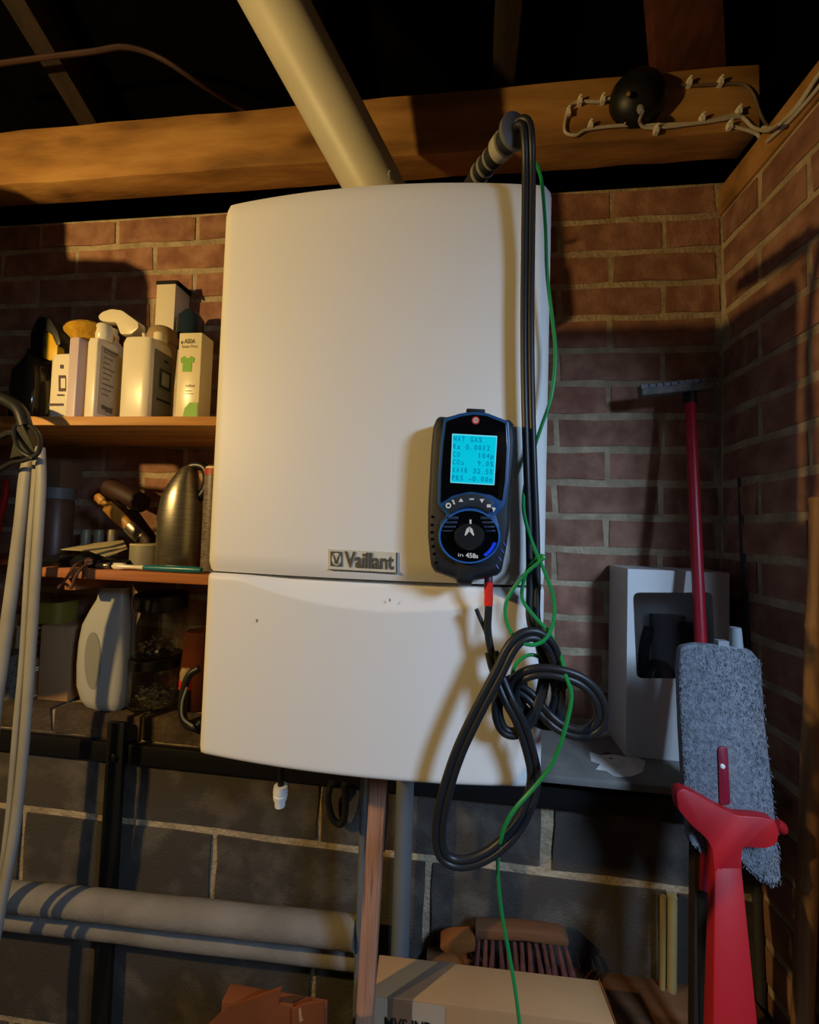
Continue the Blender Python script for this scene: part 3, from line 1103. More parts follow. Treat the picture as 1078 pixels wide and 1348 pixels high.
# carton with the green shirt
xa, xb = px_x(233, 500, Yf), px_x(263, 500, Yf)
zt = px_z(248, 438, Yf)
y1 = U(279, 500, X=xb).y
t = carton('laundry_carton', xa, xb, Yf, min(y1, .86), ZU, zt, M_cream, 'white carton printed with green shirt at right end of upper shelf', group=G_UP)
xx = lambda f: xa+(xb-xa)*f
zz = lambda f: ZU+(zt-ZU)*f
yq = Yf-.0007
b = NB()
poly(b, [Vector((xx(u), yq, zz(v))) for u, v in ((.34, 0.004), (.97, 0.004), (.97, .18), (.62, .18), (.40, .11))])
obj('green_band', b, M_limegreen, t)
b = NB()
poly(b, [Vector((xx(u), yq, zz(v))) for u, v in ((.22, .54), (.62, .54), (.62, .65), (.70, .64), (.74, .70), (.58, .725), (.48, .70), (.36, .70), (.28, .725), (.12, .70), (.14, .645), (.22, .65))])
obj('shirt_print', b, M_limegreen, t)
b = NB()
poly(b, [Vector((xx(.14+.05*math.cos(a)), yq, zz(.885+.02*math.sin(a)))) for a in [i*math.pi/5 for i in range(10)]])
lettering(b, 'ASDA', lambda u, v: Vector((xx(.24)+u, yq, zz(.875)+v)), .012, fit=(xb-xa)*.48, bold=.0003)
lettering(b, 'Smart Price', lambda u, v: Vector((xx(.14)+u, yq, zz(.82)+v)), .009, fit=(xb-xa)*.7)
lettering(b, 'colour', lambda u, v: Vector((xx(.4)+u, yq, zz(.36)+v)), .009, fit=(xb-xa)*.42)
poly(b, [Vector((xx(u), yq, zz(v))) for u, v in ((.4, .31), (.66, .31), (.66, .317), (.4, .317))])
poly(b, [Vector((xx(u), yq, zz(v))) for u, v in ((.4, .28), (.74, .28), (.74, .286), (.4, .286))])
obj('print', b, mat('carton_ink', '#6a6a48', rough=.6), t)
xa2, xb2 = px_x(229, 500, Yf+.03), px_x(240, 500, Yf+.03)
tag(obj('slim_tube', body(NB(), ((xa2+xb2)/2-.004, Yf+.045), [(ZU, .009, .012, 4), (ZU+.075, .009, .012, 4), (px_z(234, 458, Yf+.03), .0085, .008, 3)]), M_label), 'slim grey tube squeezed between cream bottle and green-shirt carton', 'tube', G_UP)

# dark sprayer with yellow trigger at the left
Y6 = .768
cx_ = px_x(42, 500, Y6)
t = thing('dark_sprayer', (cx_, Y6, ZU), 'dark see-through spray bottle with yellow trigger at left end', 'bottle', G_UP)
zb_ = px_z(40, 480, Y6)
obj('body', body(NB(), (cx_, Y6), [(ZU, .030, .026, 4), (ZU+.004, .032, .028, 4), (zb_-.02, .032, .028, 4), (zb_, .022, .02, 3), (zb_+.022, .012, .012, 2), (zb_+.03, .012, .012, 2)]), M_smoke, t)
obj('spray_head', slab(NB(), pts_px(round_px([(46, 424), (52, 416), (66, 420), (76, 436), (80, 452), (75, 456), (68, 440), (58, 434), (56, 470), (40, 470), (40, 440)], 3), Y6-.012), .024), M_black, t, bevel=.002)
obj('yellow_trigger', slab(NB(), pts_px(round_px([(57, 437), (70, 437), (76, 452), (75, 470), (66, 475), (55, 470), (60, 455)], 3), Y6-.008), .016), M_yellowp, t, bevel=.002)

# ------------------------------------------------------------------ middle shelf
G_MID = 'things on the lower shelf'
Yc = .800
xa, xb = px_x(213, 690, Yc), px_x(262, 690, Yc)
cx_ = (xa+xb)/2
zt = px_z(240, 612, Yc)
t = thing('steel_flask', (cx_, Yc, ZM), 'brushed steel flask with curved spout handle beside the boiler', 'flask', G_MID)
r_ = (xb-xa)/2*1.04
hgt = zt-ZM
obj('flask_body', body(NB(), (cx_, Yc), [(ZM, r_*.96, r_*.8, 2.2), (ZM+.004, r_, r_*.85, 2.2), (ZM+hgt*.52, r_, r_*.85, 2.2), (ZM+hgt*.68, r_*.93, r_*.8, 2.2, .002), (ZM+hgt*.80, r_*.72, r_*.7, 2.2, .006),
     (ZM+hgt*.90, r_*.50, r_*.5, 2.2, .010), (ZM+hgt*.96, r_*.34, r_*.4, 2.2, .014), (ZM+hgt*.985, r_*.2, r_*.3, 2.2, .016)]), M_steel, t)
obj('handle', tube(NB(), [(cx_+.004, Yc, zt-.020), (cx_+.016, Yc, zt-.004), (cx_+.034, Yc, zt-.001), (cx_+.050, Yc, zt-.008), (cx_+.056, Yc, zt-.030), (cx_+.050, Yc, zt-.056), (cx_+.034, Yc, zt-.072)], .0075, 12, flat=1.3), M_darksteel, t)
Yd = .862
xa, xb = px_x(208, 690, Yd), px_x(238, 690, Yd)
tag(obj('blue_case', body(NB(), ((xa+xb)/2, Yd), [(ZM, .020, .012, 5), (ZM+.09, .020, .012, 5), (ZM+.108, .016, .012, 4), (ZM+.114, .009, .01, 3)]), mat('dark_blue_case', '#1a222e', rough=.4)),
    'dark blue flat case standing behind the steel flask', 'case', G_MID)
# striped tin with red lid band beside the boiler
Ye = .765
xa = px_x(259, 690, Ye)
t = thing('striped_tin', (xa+.022, Ye+.02, ZM), 'tin with red band and small printed lines squeezed beside boiler', 'tin', G_MID)
zt = px_z(266, 613, Ye)
obj('body', body(NB(), (xa+.022, Ye+.024), [(ZM, .022, .022, 2), (zt-.016, .022, .022, 2)]), mat('tin_print', '#8a7c74', '#3c3634', 60, .4, stretch=(1, 1, 9)), t)
obj('red_band', body(NB(), (xa+.022, Ye+.024), [(zt-.017, .0225, .0225, 2), (zt-.004, .0225, .0225, 2)]), M_redlabel, t)
obj('lid', body(NB(), (xa+.022, Ye+.024), [(zt-.004, .0215, .0215, 2), (zt, .0205, .0205, 2)]), M_cream, t)
# toothbrush lying along the front edge
ta, tb = U(148, 747, SY+.012), U(272, 746, SY+.012)
t = thing('toothbrush', (ta.x, SY+.012, ZM), 'toothbrush with teal grip lying along the front of the shelf', 'toothbrush', G_MID)
L_ = tb.x-ta.x
zb0 = ZM+.0068
tube_z = lambda f, dz=0: Vector((ta.x+L_*f, SY+.012, zb0+dz))
b = NB()
lathe(b, tube_z(0), tube_z(.36), [(0, .003), (.08, .0062), (.25, .0066), (.42, .0042), (.7, .0036), (1, .0046)], 14)
obj('head', b, M_cream, t)
b = NB()
lathe(b, tube_z(.34), tube_z(1), [(0, .0046), (.2, .0062), (.5, .0068), (.8, .0066), (.92, .005)], 14)
obj('grip', b, M_teal, t)
b = NB()
for k in range(5):
    cyl(b, tube_z(.58+.02*k, .0052), tube_z(.59+.02*k, .0062), .0012, 6)
obj('thumb_rib', b, M_print, t)
obj('bristle_tuft', box(NB(), ta.x+.004, ta.x+.026, SY+.008, SY+.0155, ZM+.0125, ZM+.0136), M_cream, t)
# small metal tube end beside it
ca = U(128, 745, SY+.016)
tag(obj('metal_plug', lathe(NB(), (ca.x, SY+.016, ZM+.0066), (ca.x+.028, SY+.018, ZM+.0066), [(0, .0045), (.12, .0062), (.9, .0066), (1, .005)], 16), M_steel), 'short dark metal plug next to the toothbrush head', 'plug', G_MID)
# tape tin
Yg = .785
xa, xb = px_x(166, 728, Yg), px_x(206, 728, Yg)
zt = px_z(186, 716, Yg)
cxx = (xa+xb)/2
t = thing('round_tin', (cxx, Yg+.02, ZM), 'pale round tin with flat lid in front of the brushes', 'tin', G_MID)
rr_ = (xb-xa)/2
obj('body', body(NB(), (cxx, Yg+.02), [(ZM, rr_, rr_, 2), (zt-.003, rr_, rr_, 2)]), M_tin, t)
obj('lid', body(NB(), (cxx, Yg+.02), [(zt-.003, rr_*1.02, rr_*1.02, 2), (zt, rr_*1.0, rr_*1.0, 2)]), M_paper, t)
# folded black pouch and the paper on it
xa, xb = px_x(56, 735, SY+.02), px_x(160, 735, SY+.02)
zp = px_z(100, 728, SY+.05)
b = NB()
N = 14
rings = []
for i in range(N+1):
    f = i/N
    x = xa+(xb-xa)*f
    h = (zp-ZM)*(1-.25*math.sin(f*7)**2)*(.75+.25*math.sin(math.pi*min(1, f+.1)))
    rings.append([Vector((x, SY+.018, ZM)), Vector((x, SY+.014, ZM+h*.45)), Vector((x, SY+.022, ZM+h*.92)), Vector((x, SY+.07, ZM+h)), Vector((x, SY+.10, ZM+h*.7)), Vector((x, SY+.10, ZM))])
loft(b, rings)
tag(obj('tool_pouch', b, mat('black_vinyl', '#0f1013', rough=.3)), 'black shiny vinyl pouch lying under the folded paper', 'pouch', G_MID)
b = NB()
pp = [U(80, 723, .80), U(112, 716, .86), U(162, 711, .87), U(168, 722, .80), U(141, 733, .755), U(118, 725, .775)]
slab(b, pp, .0012, (0, 0, -1))
tag(obj('folded_paper', b, M_paper), 'folded yellowed sheet of paper resting on the black pouch', 'paper', G_MID)
# leather lace
b = NB()
for pth in ([(122, 738, .742), (108, 738, .738), (98, 745, .724), (90, 758, .719), (82, 768, .718), (77, 774, .720)],
            [(122, 741, .742), (112, 745, .736), (104, 752, .724), (98, 762, .719), (94, 774, .718), (86, 768, .719)],
            [(113, 742, .740), (113, 749, .724), (112, 760, .720)]):
    tube(b, pts_px(pth, .72), .0026, 8)
lathe(b, U(112, 739, .742), U(121, 738, .745), [(0, .004), (.5, .0075), (1, .004)], 12)
tag(obj('leather_lace', b, M_leather), 'knotted brown leather lace hanging over the shelf edge', 'lace', G_MID)
# wooden-handled brushes leaning right


def slant(name, pA, pB, secs, m, t, fl=.5, n=16):
    a, b_ = Vector(pA), Vector(pB)
    d_ = (b_-a).normalized()
    u, v = frame_of(d_)
    # keep u in the picture plane
    v = Vector((0, 1, 0))
    v = (v-d_*v.dot(d_)).normalized()
    u = d_.cross(v)
    bm = NB()
    loft(bm, [[a.lerp(b_, s)+u*(r*math.cos(2*math.pi*i/n))+v*(r*fl*math.sin(2*math.pi*i/n)) for i in range(n)] for s, r in secs])
    return obj(name, bm, m, t)


Yh = .835
t = thing('paint_brush', U(205, 735, Yh), 'paint brush with varnished yellow wooden handle leaning beside flask', 'brush', G_MID)
pA, pB = U(126, 652, Yh-.01), U(222, 748, Yh)
pB.z = ZM+.004
slant('wooden_handle', pA, pB, [(0, .005), (.02, .0095), (.09, .0100), (.10, .0065), (.14, .0065), (.16, .0135), (.32, .0150), (.46, .0125)], M_goldwood, t)
slant('ferrule', pA, pB, [(.45, .0145), (.62, .0155)], M_steel, t)
slant('bristle_head', pA, pB, [(.62, .0150), (.97, .0130)], M_brown, t)
t = thing('wooden_mallet', U(215, 735, Yh+.04), 'dark brown wooden mallet leaning behind the yellow brush', 'mallet', G_MID)
Yi = .875
pA, pB = U(158, 650, Yi), U(222, 742, Yi)
pB.z = ZM+.008
slant('handle', pA, pB, [(0, .009), (1, .010)], M_brown, t, 1)
ha, hb = U(146, 668, Yi), U(187, 652, Yi)
b = NB()
d_ = (pB-pA).normalized()
hdm = slant('mallet_head', U(142, 640, Yi), U(190, 664, Yi), [(0, .020), (.05, .023), (.95, .023), (1, .020)], M_brown, t, .9)
# row of small grey sockets at the back, boxes at left
for k, px in enumerate((113, 130, 148)):
    xk = px_x(px, 705, .90)
    tag(obj('socket_cap', lathe(NB(), (xk, .90, ZM), (xk, .90, px_z(px, 697, .90)), [(0, .0095), (.6, .0105), (.95, .0105), (1, .009)], 16), M_tin),
        ('leftmost of three small grey cylinders at the back of the shelf', 'middle one of three small grey cylinders at the back of the shelf', 'rightmost of three small grey cylinders at the back of the shelf')[k], 'cylinder', 'grey cylinders on the lower shelf')
Yj = .86
xa, xb = px_x(50, 680, Yj), px_x(84, 680, Yj)
zc_ = px_z(68, 642, Yj)
t = thing('brown_jar', ((xa+xb)/2, Yj, ZM), 'brown jar with grey lid standing behind the white hoses', 'jar', G_MID)
rj = (xb-xa)/2
obj('jar_body', body(NB(), ((xa+xb)/2+.002, Yj+.01), [(ZM, rj, rj, 2), (zc_-.03, rj, rj, 2), (zc_-.024, rj*.9, rj*.9, 2)]), mat('brown_jar', '#5c4436', '#4a3528', 14, .4), t)
obj('jar_lid', body(NB(), ((xa+xb)/2+.002, Yj+.01), [(zc_-.026, rj*1.0, rj*1.0, 2), (zc_, rj*.98, rj*.98, 2)]), M_midgrey, t)
carton('small_box', px_x(52, 622, Yj), px_x(86, 622, Yj), Yj-.012, Yj+.045, zc_, px_z(68, 607, Yj), mat('worn_brown_box', '#6b4a34', '#594634', 16, .8), 'small worn brown box sitting on the brown jar', group=G_MID)
for k, (px, py, lb) in enumerate(((91, 668, 'small lime green label holder hanging high at back'), (92, 692, 'small pale green label holder lower at back'))):
    c = U(px, py, .93)
    b = body(NB(), (c.x, .93), [(c.z-.007, .012, .006, 3), (c.z, .016, .008, 3), (c.z+.008, .010, .006, 3)])
    if k == 0:
        gstand = thing('green_clip_stand', (c.x, .93, ZM), 'little stand with two green clips at the back of the shelf', 'stand', G_MID)
        obj('stem', cyl(NB(), (c.x, .93, ZM), (c.x, .93, U(91, 655, .93).z), .003, 8), M_midgrey, gstand)
        obj('base', body(NB(), (c.x, .93), [(ZM, .016, .012, 3), (ZM+.004, .015, .011, 3)]), M_midgrey, gstand)
    obj('clip', b, mat('dull_lime', '#6d7a2c', rough=.5) if k == 0 else mat('dull_sage', '#6a6a50', rough=.5), gstand)

# ------------------------------------------------------------------ on the ledge, left
G_L = 'things on the ledge left of the boiler'
Yn = .862
xa, xb = px_x(92, 870, Yn-.03), px_x(156, 870, Yn-.03)
cxx = (xa+xb)/2
zt = px_z(135, 772, Yn)
t = thing('jug_bottle', (cxx, Yn, LEDGE), 'large grey-white jug bottle with oval label panel on the ledge', 'bottle', G_L)
w = (xb-xa)/2
H = zt-LEDGE
prof = [(942, 112, 148), (938, 103, 151), (928, 97, 153), (910, 92, 156), (880, 92, 157), (850, 95, 157), (825, 100, 156), (805, 109, 156), (790, 117, 155), (772, 122, 154)]
secs = []
for py, l_, r2_ in prof:
    xl_, xr2 = px_x(l_, py, Yn-.028), px_x(r2_, py, Yn-.028)
    secs.append((LEDGE+H*(942-py)/170, (xr2-xl_)/2, .028*min(1, (r2_-l_)/58), 3.2, (xl_+xr2)/2-cxx, 0))
obj('body', body(NB(), (cxx, Yn), secs, 36), M_milk, t)
b = NB()
poly(b, [U(122+11*math.cos(a*math.pi/14), 870+38*math.sin(a*math.pi/14), Yn-.0290) for a in range(28)])
obj('label_panel', b, mat('oval_label', '#8d8d84', rough=.5), t)

Yo = .898


def jar(pxa, pxb, py_t, py_lid, zbase, label, nscrew, seed):
    xa, xb = px_x(pxa, 850, Yo-.03), px_x(pxb, 850, Yo-.03)
    c = ((xa+xb)/2, Yo)
    r = (xb-xa)/2
    z1 = px_z((pxa+pxb)/2, py_lid, Yo-.03)
    z2 = px_z((pxa+pxb)/2, py_t, Yo-.03)
    t = thing('screw_jar', (c[0], c[1], zbase), label, 'jar', 'stacked jars of screws')
    bm = NB()
    n = 32
    pr = [(0, zbase+.0005), (r*.92, zbase+.0005), (r, zbase+.006), (r, z1-.010), (r*.93, z1-.001), (r*.90, z1-.001), (r*.965, z1-.012), (r*.965, zbase+.008), (r*.88, zbase+.004), (0, zbase+.004)]
    loft(bm, [[Vector((c[0]+max(q, .0005)*math.cos(2*math.pi*i/n), c[1]+max(q, .0005)*math.sin(2*math.pi*i/n), z)) for i in range(n)] for q, z in pr])
    obj('glass', bm, M_glass, t)
    obj('lid', body(NB(), c, [(z1, r*.97, r*.97, 2), (z1+.002, r*1.0, r*1.0, 2), (z2-.002, r*1.0, r*1.0, 2), (z2, r*.96, r*.96, 2)], 32), M_black, t)
    rr = random.Random(seed)
    bm = NB()
    for k in range(nscrew):
        a, q = rr.uniform(0, 6.28), r*.80*math.sqrt(rr.random())
        p = Vector((c[0]+q*math.cos(a), c[1]+q*math.sin(a), zbase+.009+rr.random()**1.5*.030))
        dr = Vector((rr.uniform(-1, 1), rr.uniform(-1, 1), rr.uniform(-.5, .5))).normalized()
        ln = rr.uniform(.006, .014)
        tgt = p+dr*ln
        o2 = Vector((tgt.x-c[0], tgt.y-c[1], 0))
        if o2.length > r*.88 or tgt.z < zbase+.007:
            tgt = p+Vector((-(p.x-c[0]), -(p.y-c[1]), .006)).normalized()*ln
        lathe(bm, p, tgt, [(0, .0038), (.15, .0038), (.2, .0018), (1, .0012)], 6)
    s = obj('screws', bm, M_screw, t)
    s['kind'] = 'stuff'
    return z2


zz1 = jar(166, 228, 868, 880, LEDGE, 'lower clear jar of screws with black lid on the ledge', 90, 3)
zz2 = jar(168, 228, 783, 804, zz1, 'upper clear jar with black lid stacked on another jar', 30, 5)
Yq = .87
carton('brown_carton', px_x(51, 880, Yq), px_x(91, 880, Yq), Yq, YB-.006, LEDGE, px_z(70, 824, Yq), M_card, 'narrow brown cardboard carton beside the jug bottle', group=G_L)
xa, xb = px_x(34, 850, .915), px_x(52, 850, .915)
zt = px_z(45, 826, .915)
t = carton('logo_carton', px_x(20, 850, .92), px_x(57, 850, .92), .92, YB-.003, LEDGE, zt, M_cardfront, 'pale carton with circular black logo behind the white hoses', group=G_L)
b = NB()
cL = U(50, 840, .9185)
loft(b, [[cL+Vector((r*math.cos(a*math.pi/10), 0, r*1.1*math.sin(a*math.pi/10))) for a in range(20)] for r in (.016, .019)], cap=False)
lettering(b, '2K', lambda u, v: cL+Vector((u, -.0001, v-.006)), .018, center=True)
obj('circle_logo', b, M_inkblack, t)
xk = px_x(43, 900, .875)
t = thing('copper_canister', (xk, .875, LEDGE), 'slim copper coloured canister with pale bands on the ledge', 'canister', G_L)
zt = px_z(43, 866, .875)
obj('body', lathe(NB(), (xk, .875, LEDGE), (xk, .875, zt), [(0, .013), (.05, .0145), (.09, .0125), (.78, .0125), (.8, .0130), (1, .0120)], 20), M_copper, t)
for dz in (.70, .76, .06):
    obj('band', lathe(NB(), (xk, .875, LEDGE+(zt-LEDGE)*dz), (xk, .875, LEDGE+(zt-LEDGE)*(dz+.03)), [(0, .0132), (1, .0132)], 20), M_cream, t)
xk0, xk1 = px_x(42, 805, .91), px_x(92, 805, .91)
t = thing('yellow_tub', ((xk0+xk1)/2, .91, px_z(60, 824, Yq)), 'dull yellow tub standing on the cartons', 'tub', G_L)
zq = px_z(70, 824, Yq)
obj('body', body(NB(), ((xk0+xk1)/2, .912), [(zq, (xk1-xk0)/2*.96, .032, 5), (px_z(66, 790, .91), (xk1-xk0)/2, .034, 5)]), mat('mustard_tub', '#8a7a28', '#75661f', 12, .6), t)
# clutter beside the boiler
xr_ = px_x(250, 900, .80)
t = thing('coiled_strap', (xr_, .855, LEDGE), 'coiled black strap with grey edge hanging beside the boiler', 'strap', G_L)
b = NB()
tube(b, pts_px([(262, 880, .835), (250, 888, .83), (243, 905, .826), (240, 930, .822), (243, 950, .822), (256, 958, .825), (266, 950, .83)], .83), .008, 10)
obj('loop', b, M_rubber, t)
b = NB()
tube(b, pts_px([(246, 905, .815), (240, 925, .813), (241, 945, .812), (254, 956, .813)], .83), .0025, 8)
obj('edge', b, M_grey, t)
xr_ = px_x(243, 890, .87)
t = thing('red_capped_jar', (xr_, .88, LEDGE), 'small jar with bright red band beside the boiler', 'jar', G_L)
z1 = px_z(243, 908, .87)
obj('jar_body', lathe(NB(), (xr_, .88, LEDGE), (xr_, .88, z1), [(0, .014), (.1, .016), (1, .016)], 18), M_smoke, t)
obj('red_band', lathe(NB(), (xr_, .88, z1), (xr_, .88, px_z(243, 896, .87)), [(0, .0165), (1, .0165)], 18), M_redtube, t)
obj('jar_top', lathe(NB(), (xr_, .88, px_z(243, 896, .87)), (xr_, .88, px_z(243, 880, .87)), [(0, .015), (.6, .016), (1, .012)], 18), M_tan, t)
xo = px_x(250, 845, .90)
b = body(NB(), (xo+.02, .905), [(LEDGE, .034, .03, 2.5), (LEDGE+.10, .036, .032, 2.5), (px_z(250, 830, .90), .028, .026, 2.3)])
tag(obj('amber_bottle', b, mat('amber', '#5a2a10', '#3c1c0c', 12, .3)), 'dark amber bottle in the shade next to the jars', 'bottle', G_L)
b = body(NB(), (px_x(8, 905, .87), .88), [(LEDGE, .030, .028, 4), (px_z(8, 860, .87), .030, .028, 4)])
tag(obj('speckled_tub', b, mat('speckle', '#6a675e', '#3c3a36', 160, .6)), 'speckled grey tub at the left end of the ledge', 'tub', G_L)
# red handled tool at the left edge
b = NB()
tube(b, pts_px([(8, 632, .86), (7, 650, .86), (3, 668, .86), (-2, 690, .86), (-6, 745, .86)], .86), [.006, .007, .0075, .006, .004], 10)
tag(obj('red_handle_tool', b, M_redcloth), 'red tool handle at the far left edge under the shelf', 'tool')
b = box(NB(), px_x(-45, 720, .86), px_x(28, 720, .86), .82, YB-.004, ZM-.012, ZM)
tag(obj('end_shelf_board', b, M_shelf2, bevel=.001), 'short shelf board behind the white hoses at the left edge', 'shelf')

# ------------------------------------------------------------------ black bars under the ledge
fr_ = thing('dark_bars', U(150, 1348, YK-.01), 'black painted steel frame on the lower block wall', 'frame')
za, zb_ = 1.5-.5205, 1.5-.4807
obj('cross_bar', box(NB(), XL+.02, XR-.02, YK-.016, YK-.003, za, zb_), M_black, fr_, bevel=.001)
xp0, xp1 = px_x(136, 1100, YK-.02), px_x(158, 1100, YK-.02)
obj('upright', box(NB(), xp0, xp1, YK-.026, YK-.016, .0, LEDGE-.004), M_black, fr_, bevel=.001)  # black bar standing in for the shadow band cast by the hoses
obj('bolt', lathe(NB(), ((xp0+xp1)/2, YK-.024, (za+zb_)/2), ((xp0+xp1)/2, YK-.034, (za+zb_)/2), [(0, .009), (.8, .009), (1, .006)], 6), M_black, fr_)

# ------------------------------------------------------------------ pipes
Yp = .775


def hpipe(name, pyl, pyr, r, xend, label, Yp):
    a, e = U(0, pyl, Yp), U(460, pyr, Yp)
    dd = (e-a).normalized()
    a = a-dd*((a.x-XL-.02)/dd.x)
    e = a+dd*((xend-a.x)/dd.x)
    b = NB()
    P = [a.lerp(e, i/16)+Vector((0, 0, random.uniform(-.0012, .0012))) for i in range(17)]
    tube(b, P, r, 20, 1)
    return tag(obj(name, b, M_pipe), label, 'pipe', 'lagged pipes')


hpipe('lagged_pipe', 1178, 1227, .0248, px_x(468, 1228, .752), 'upper and thicker of two grey lagged pipes along the lower wall', .752)
hpipe('lagged_pipe', 1207, 1260, .0190, px_x(476, 1258, .785), 'lower and thinner of two grey lagged pipes along the lower wall', .785)
# wooden batten leaning from floor to boiler
a, e = U(498, 1036, .655), U(480, 1348, .66)
d = (e-a).normalized()
top = a-d*.06
bot = a+d*((a.z-.0)/-d.z)
b = NB()
w2, t2 = .0125, .010
rings = []
for i in range(9):
    c = top.lerp(bot, i/8)
    k = 1+.18*i/8
    rings.append([c+Vector((-w2*k, -t2, 0)), c+Vector((w2*k, -t2, 0)), c+Vector((w2*k, t2, 0)), c+Vector((-w2*k, t2, 0))])
for q in rings[-1]:
    q.z = 0
loft(b, rings)
tag(obj('wood_batten', b, M_batten, bevel=.001), 'pinkish-brown wooden batten standing upright below the boiler', 'batten')
a, e = U(533, 1040, .775), U(527, 1250, .775)
tag(obj('waste_pipe', cyl(NB(), (a.x, .775, BZT-BH+.0055), (e.x, .775, 0), .0165, 24), M_pvc), 'grey plastic waste pipe dropping from the boiler behind cardboard box', 'pipe')
a, e = U(480, 1040, .74), U(474, 1200, .74)
tag(obj('drain_pipe', cyl(NB(), (a.x, .745, BZT-BH+.0055), (e.x, .745, 0), .0085, 16), M_pvc), 'thin grey pipe just left of the wooden batten', 'pipe')
tag(obj('short_cable', tube(NB(), pts_px([(508, 912, .70), (508, 985, .70), (509, 1060, .70), (507, 1090, .70), (504, 1120, .70)], .7), .0035, 8), M_rubber), 'short black cable end hanging between batten and waste pipe', 'cable')
# black loop hanging on wall
tag(obj('black_loop', tube(NB(), pts_px([(436, 1030, .80), (432, 1052, .81), (438, 1078, .815), (450, 1084, .815), (455, 1064, .81), (452, 1032, .80)], .8), .0065, 8), M_rubber), 'black cable loop hanging under the boiler on the block wall', 'cable')

# ------------------------------------------------------------------ white hoses on the left
HY = .68
hs = thing('grey_hose_bundle', U(20, 1000, HY), 'hank of pale grey hose hanging from a black strap at the left', 'hose')
for k, (pth, r) in enumerate(([[(44, 588, .0), (34, 625, .0), (27, 690, .0), (15, 780, .0), (4, 860, .0), (-8, 950, .0), (-22, 1100, .0), (-38, 1250, .0), (-44, 1400, .0)], .0125],
                              [[(49, 588, -.012), (46, 640, -.012), (38, 740, -.012), (31, 860, -.012), (22, 960, -.012), (12, 1080, -.012), (-2, 1185, -.012), (-22, 1300, -.012), (-36, 1390, -.008), (-46, 1408, .0)], .0075],
                              [[(53, 590, -.022), (54, 640, -.022), (48, 740, -.022), (41, 850, -.022), (35, 940, -.022), (27, 1030, -.022), (17, 1110, -.022), (2, 1190, -.022), (-16, 1290, -.022), (-30, 1370, -.022), (-38, 1460, -.022)], .0095])):
    obj('hose_strand', tube(NB(), [U(x, y, HY+dy) for x, y, dy in pth], r, 12, flat=.6), M_whitehose, hs)
b = NB()
tube(b, [U(x, y, HY+dy) for x, y, dy in ((-30, 640, 0), (10, 612, -.025), (32, 606, -.040), (50, 596, -.036), (52, 575, -.024), (38, 560, -.012), (20, 562, -.018), (24, 590, -.036), (44, 604, -.040))], .0038, 8)
obj('black_tie', b, M_rubber, hs)
b = NB()
loft(b, [[U(x, y, HY-.012)+Vector((0, dy, 0)) for x, y in ((20, 604), (30, 560), (33, 556), (36, 560), (52, 596))] for dy in (-.009, .014)])
obj('plastic_cap', b, mat('green_black_plastic', '#20241c', rough=.3), hs)
b = NB()
tube(b, [U(x, y, HY+dy) for x, y, dy in ((34, 562, -.012), (26, 540, -.010), (10, 528, -.006), (-20, 515, -.006), (-60, 470, -.006), (-90, 420, -.01))], .011, 10)
tube(b, [U(x, y, HY+dy) for x, y, dy in ((30, 575, -.012), (14, 570, -.012), (-4, 575, -.01), (-30, 560, -.0), (-80, 440, -.008))], .006, 8)
obj('black_strap', b, M_rubber, hs)
# added unseen coat shape, blocks the bulb to darken the wall at upper left
coat = thing('coat_blocker', (-1.25, .60, 1.5-.19), 'long black coat hanging from the roof left of the shelves', 'coat')
M_blocker = mat('blocker_cloth', '#131213', '#1b1a1b', 60, .95, bump=.2)
b = NB()
rings = []
for z, l, r_, w in ((-.19, -1.60, -.925, .050), (-.185, -1.605, -.922, .055), (.0, -1.60, -.923, .055), (.25, -1.58, -.923, .058), (.45, -1.57, -.924, .056), (.53, -1.56, -.926, .050), (.560, -1.54, -.938, .042),
                    (.578, -1.50, -.975, .034), (.586, -1.45, -1.09, .03), (.60, -1.42, -1.096, .05), (.65, -1.42, -1.10, .06), (.69, -1.39, -1.13, .045), (.705, -1.33, -1.19, .02)):
    c_, h_ = (l+r_)/2, (r_-l)/2
    rings.append([Vector((c_+h_*math.copysign(abs(math.cos(a))**.8, math.cos(a)), .60+w*math.sin(a)*(1+.22*math.sin(5*a+z*2)), 1.5+z)) for a in [2*math.pi*(i+.5)/40 for i in range(40)]])
loft(b, rings)
obj('blocker_body', b, M_blocker, coat)
b = NB()
tube(b, [(-1.26, .60, 2.195), (-1.26, .63, 2.30), (-1.26, .80, 2.43), (-1.26, .88, 2.455), (-1.26, .925, 2.43)], .006, 8)
obj('blocker_loop', b, M_blocker, coat)

# ------------------------------------------------------------------ ledge board right, white window box
zl = LEDGE+.001
lb_ = NB()
box(lb_, BX+BW/2+.012, XR-.004, .762, YB-.014, zl-.014, zl)
ledge = obj('ledge_board', lb_, M_ledge, bevel=.002)
tag(ledge, 'grey weathered ledge board right of the boiler with white paint smear', 'board')
b = NB()
pz = zl+.0006
sm = [(776, 990), (790, 994), (806, 993), (822, 996), (838, 997), (850, 1002), (846, 1016), (832, 1022), (818, 1023), (808, 1022), (798, 1015), (784, 1013), (790, 1006), (778, 1002)]
poly(b, [U(x, y, Z=pz) for x, y in sm])
obj('paint_smear', b, M_paint, ledge)
tag(obj('pale_strip', slab(NB(), [U(742, 958, Z=zl+.004), U(800, 953, Z=zl+.004), U(806, 966, Z=zl+.004), U(770, 972, Z=zl+.004), U(744, 966, Z=zl+.004)], .004, (0, 0, -1)), M_paint), 'pale flat scrap lying on the ledge behind the hose loop', 'scrap')

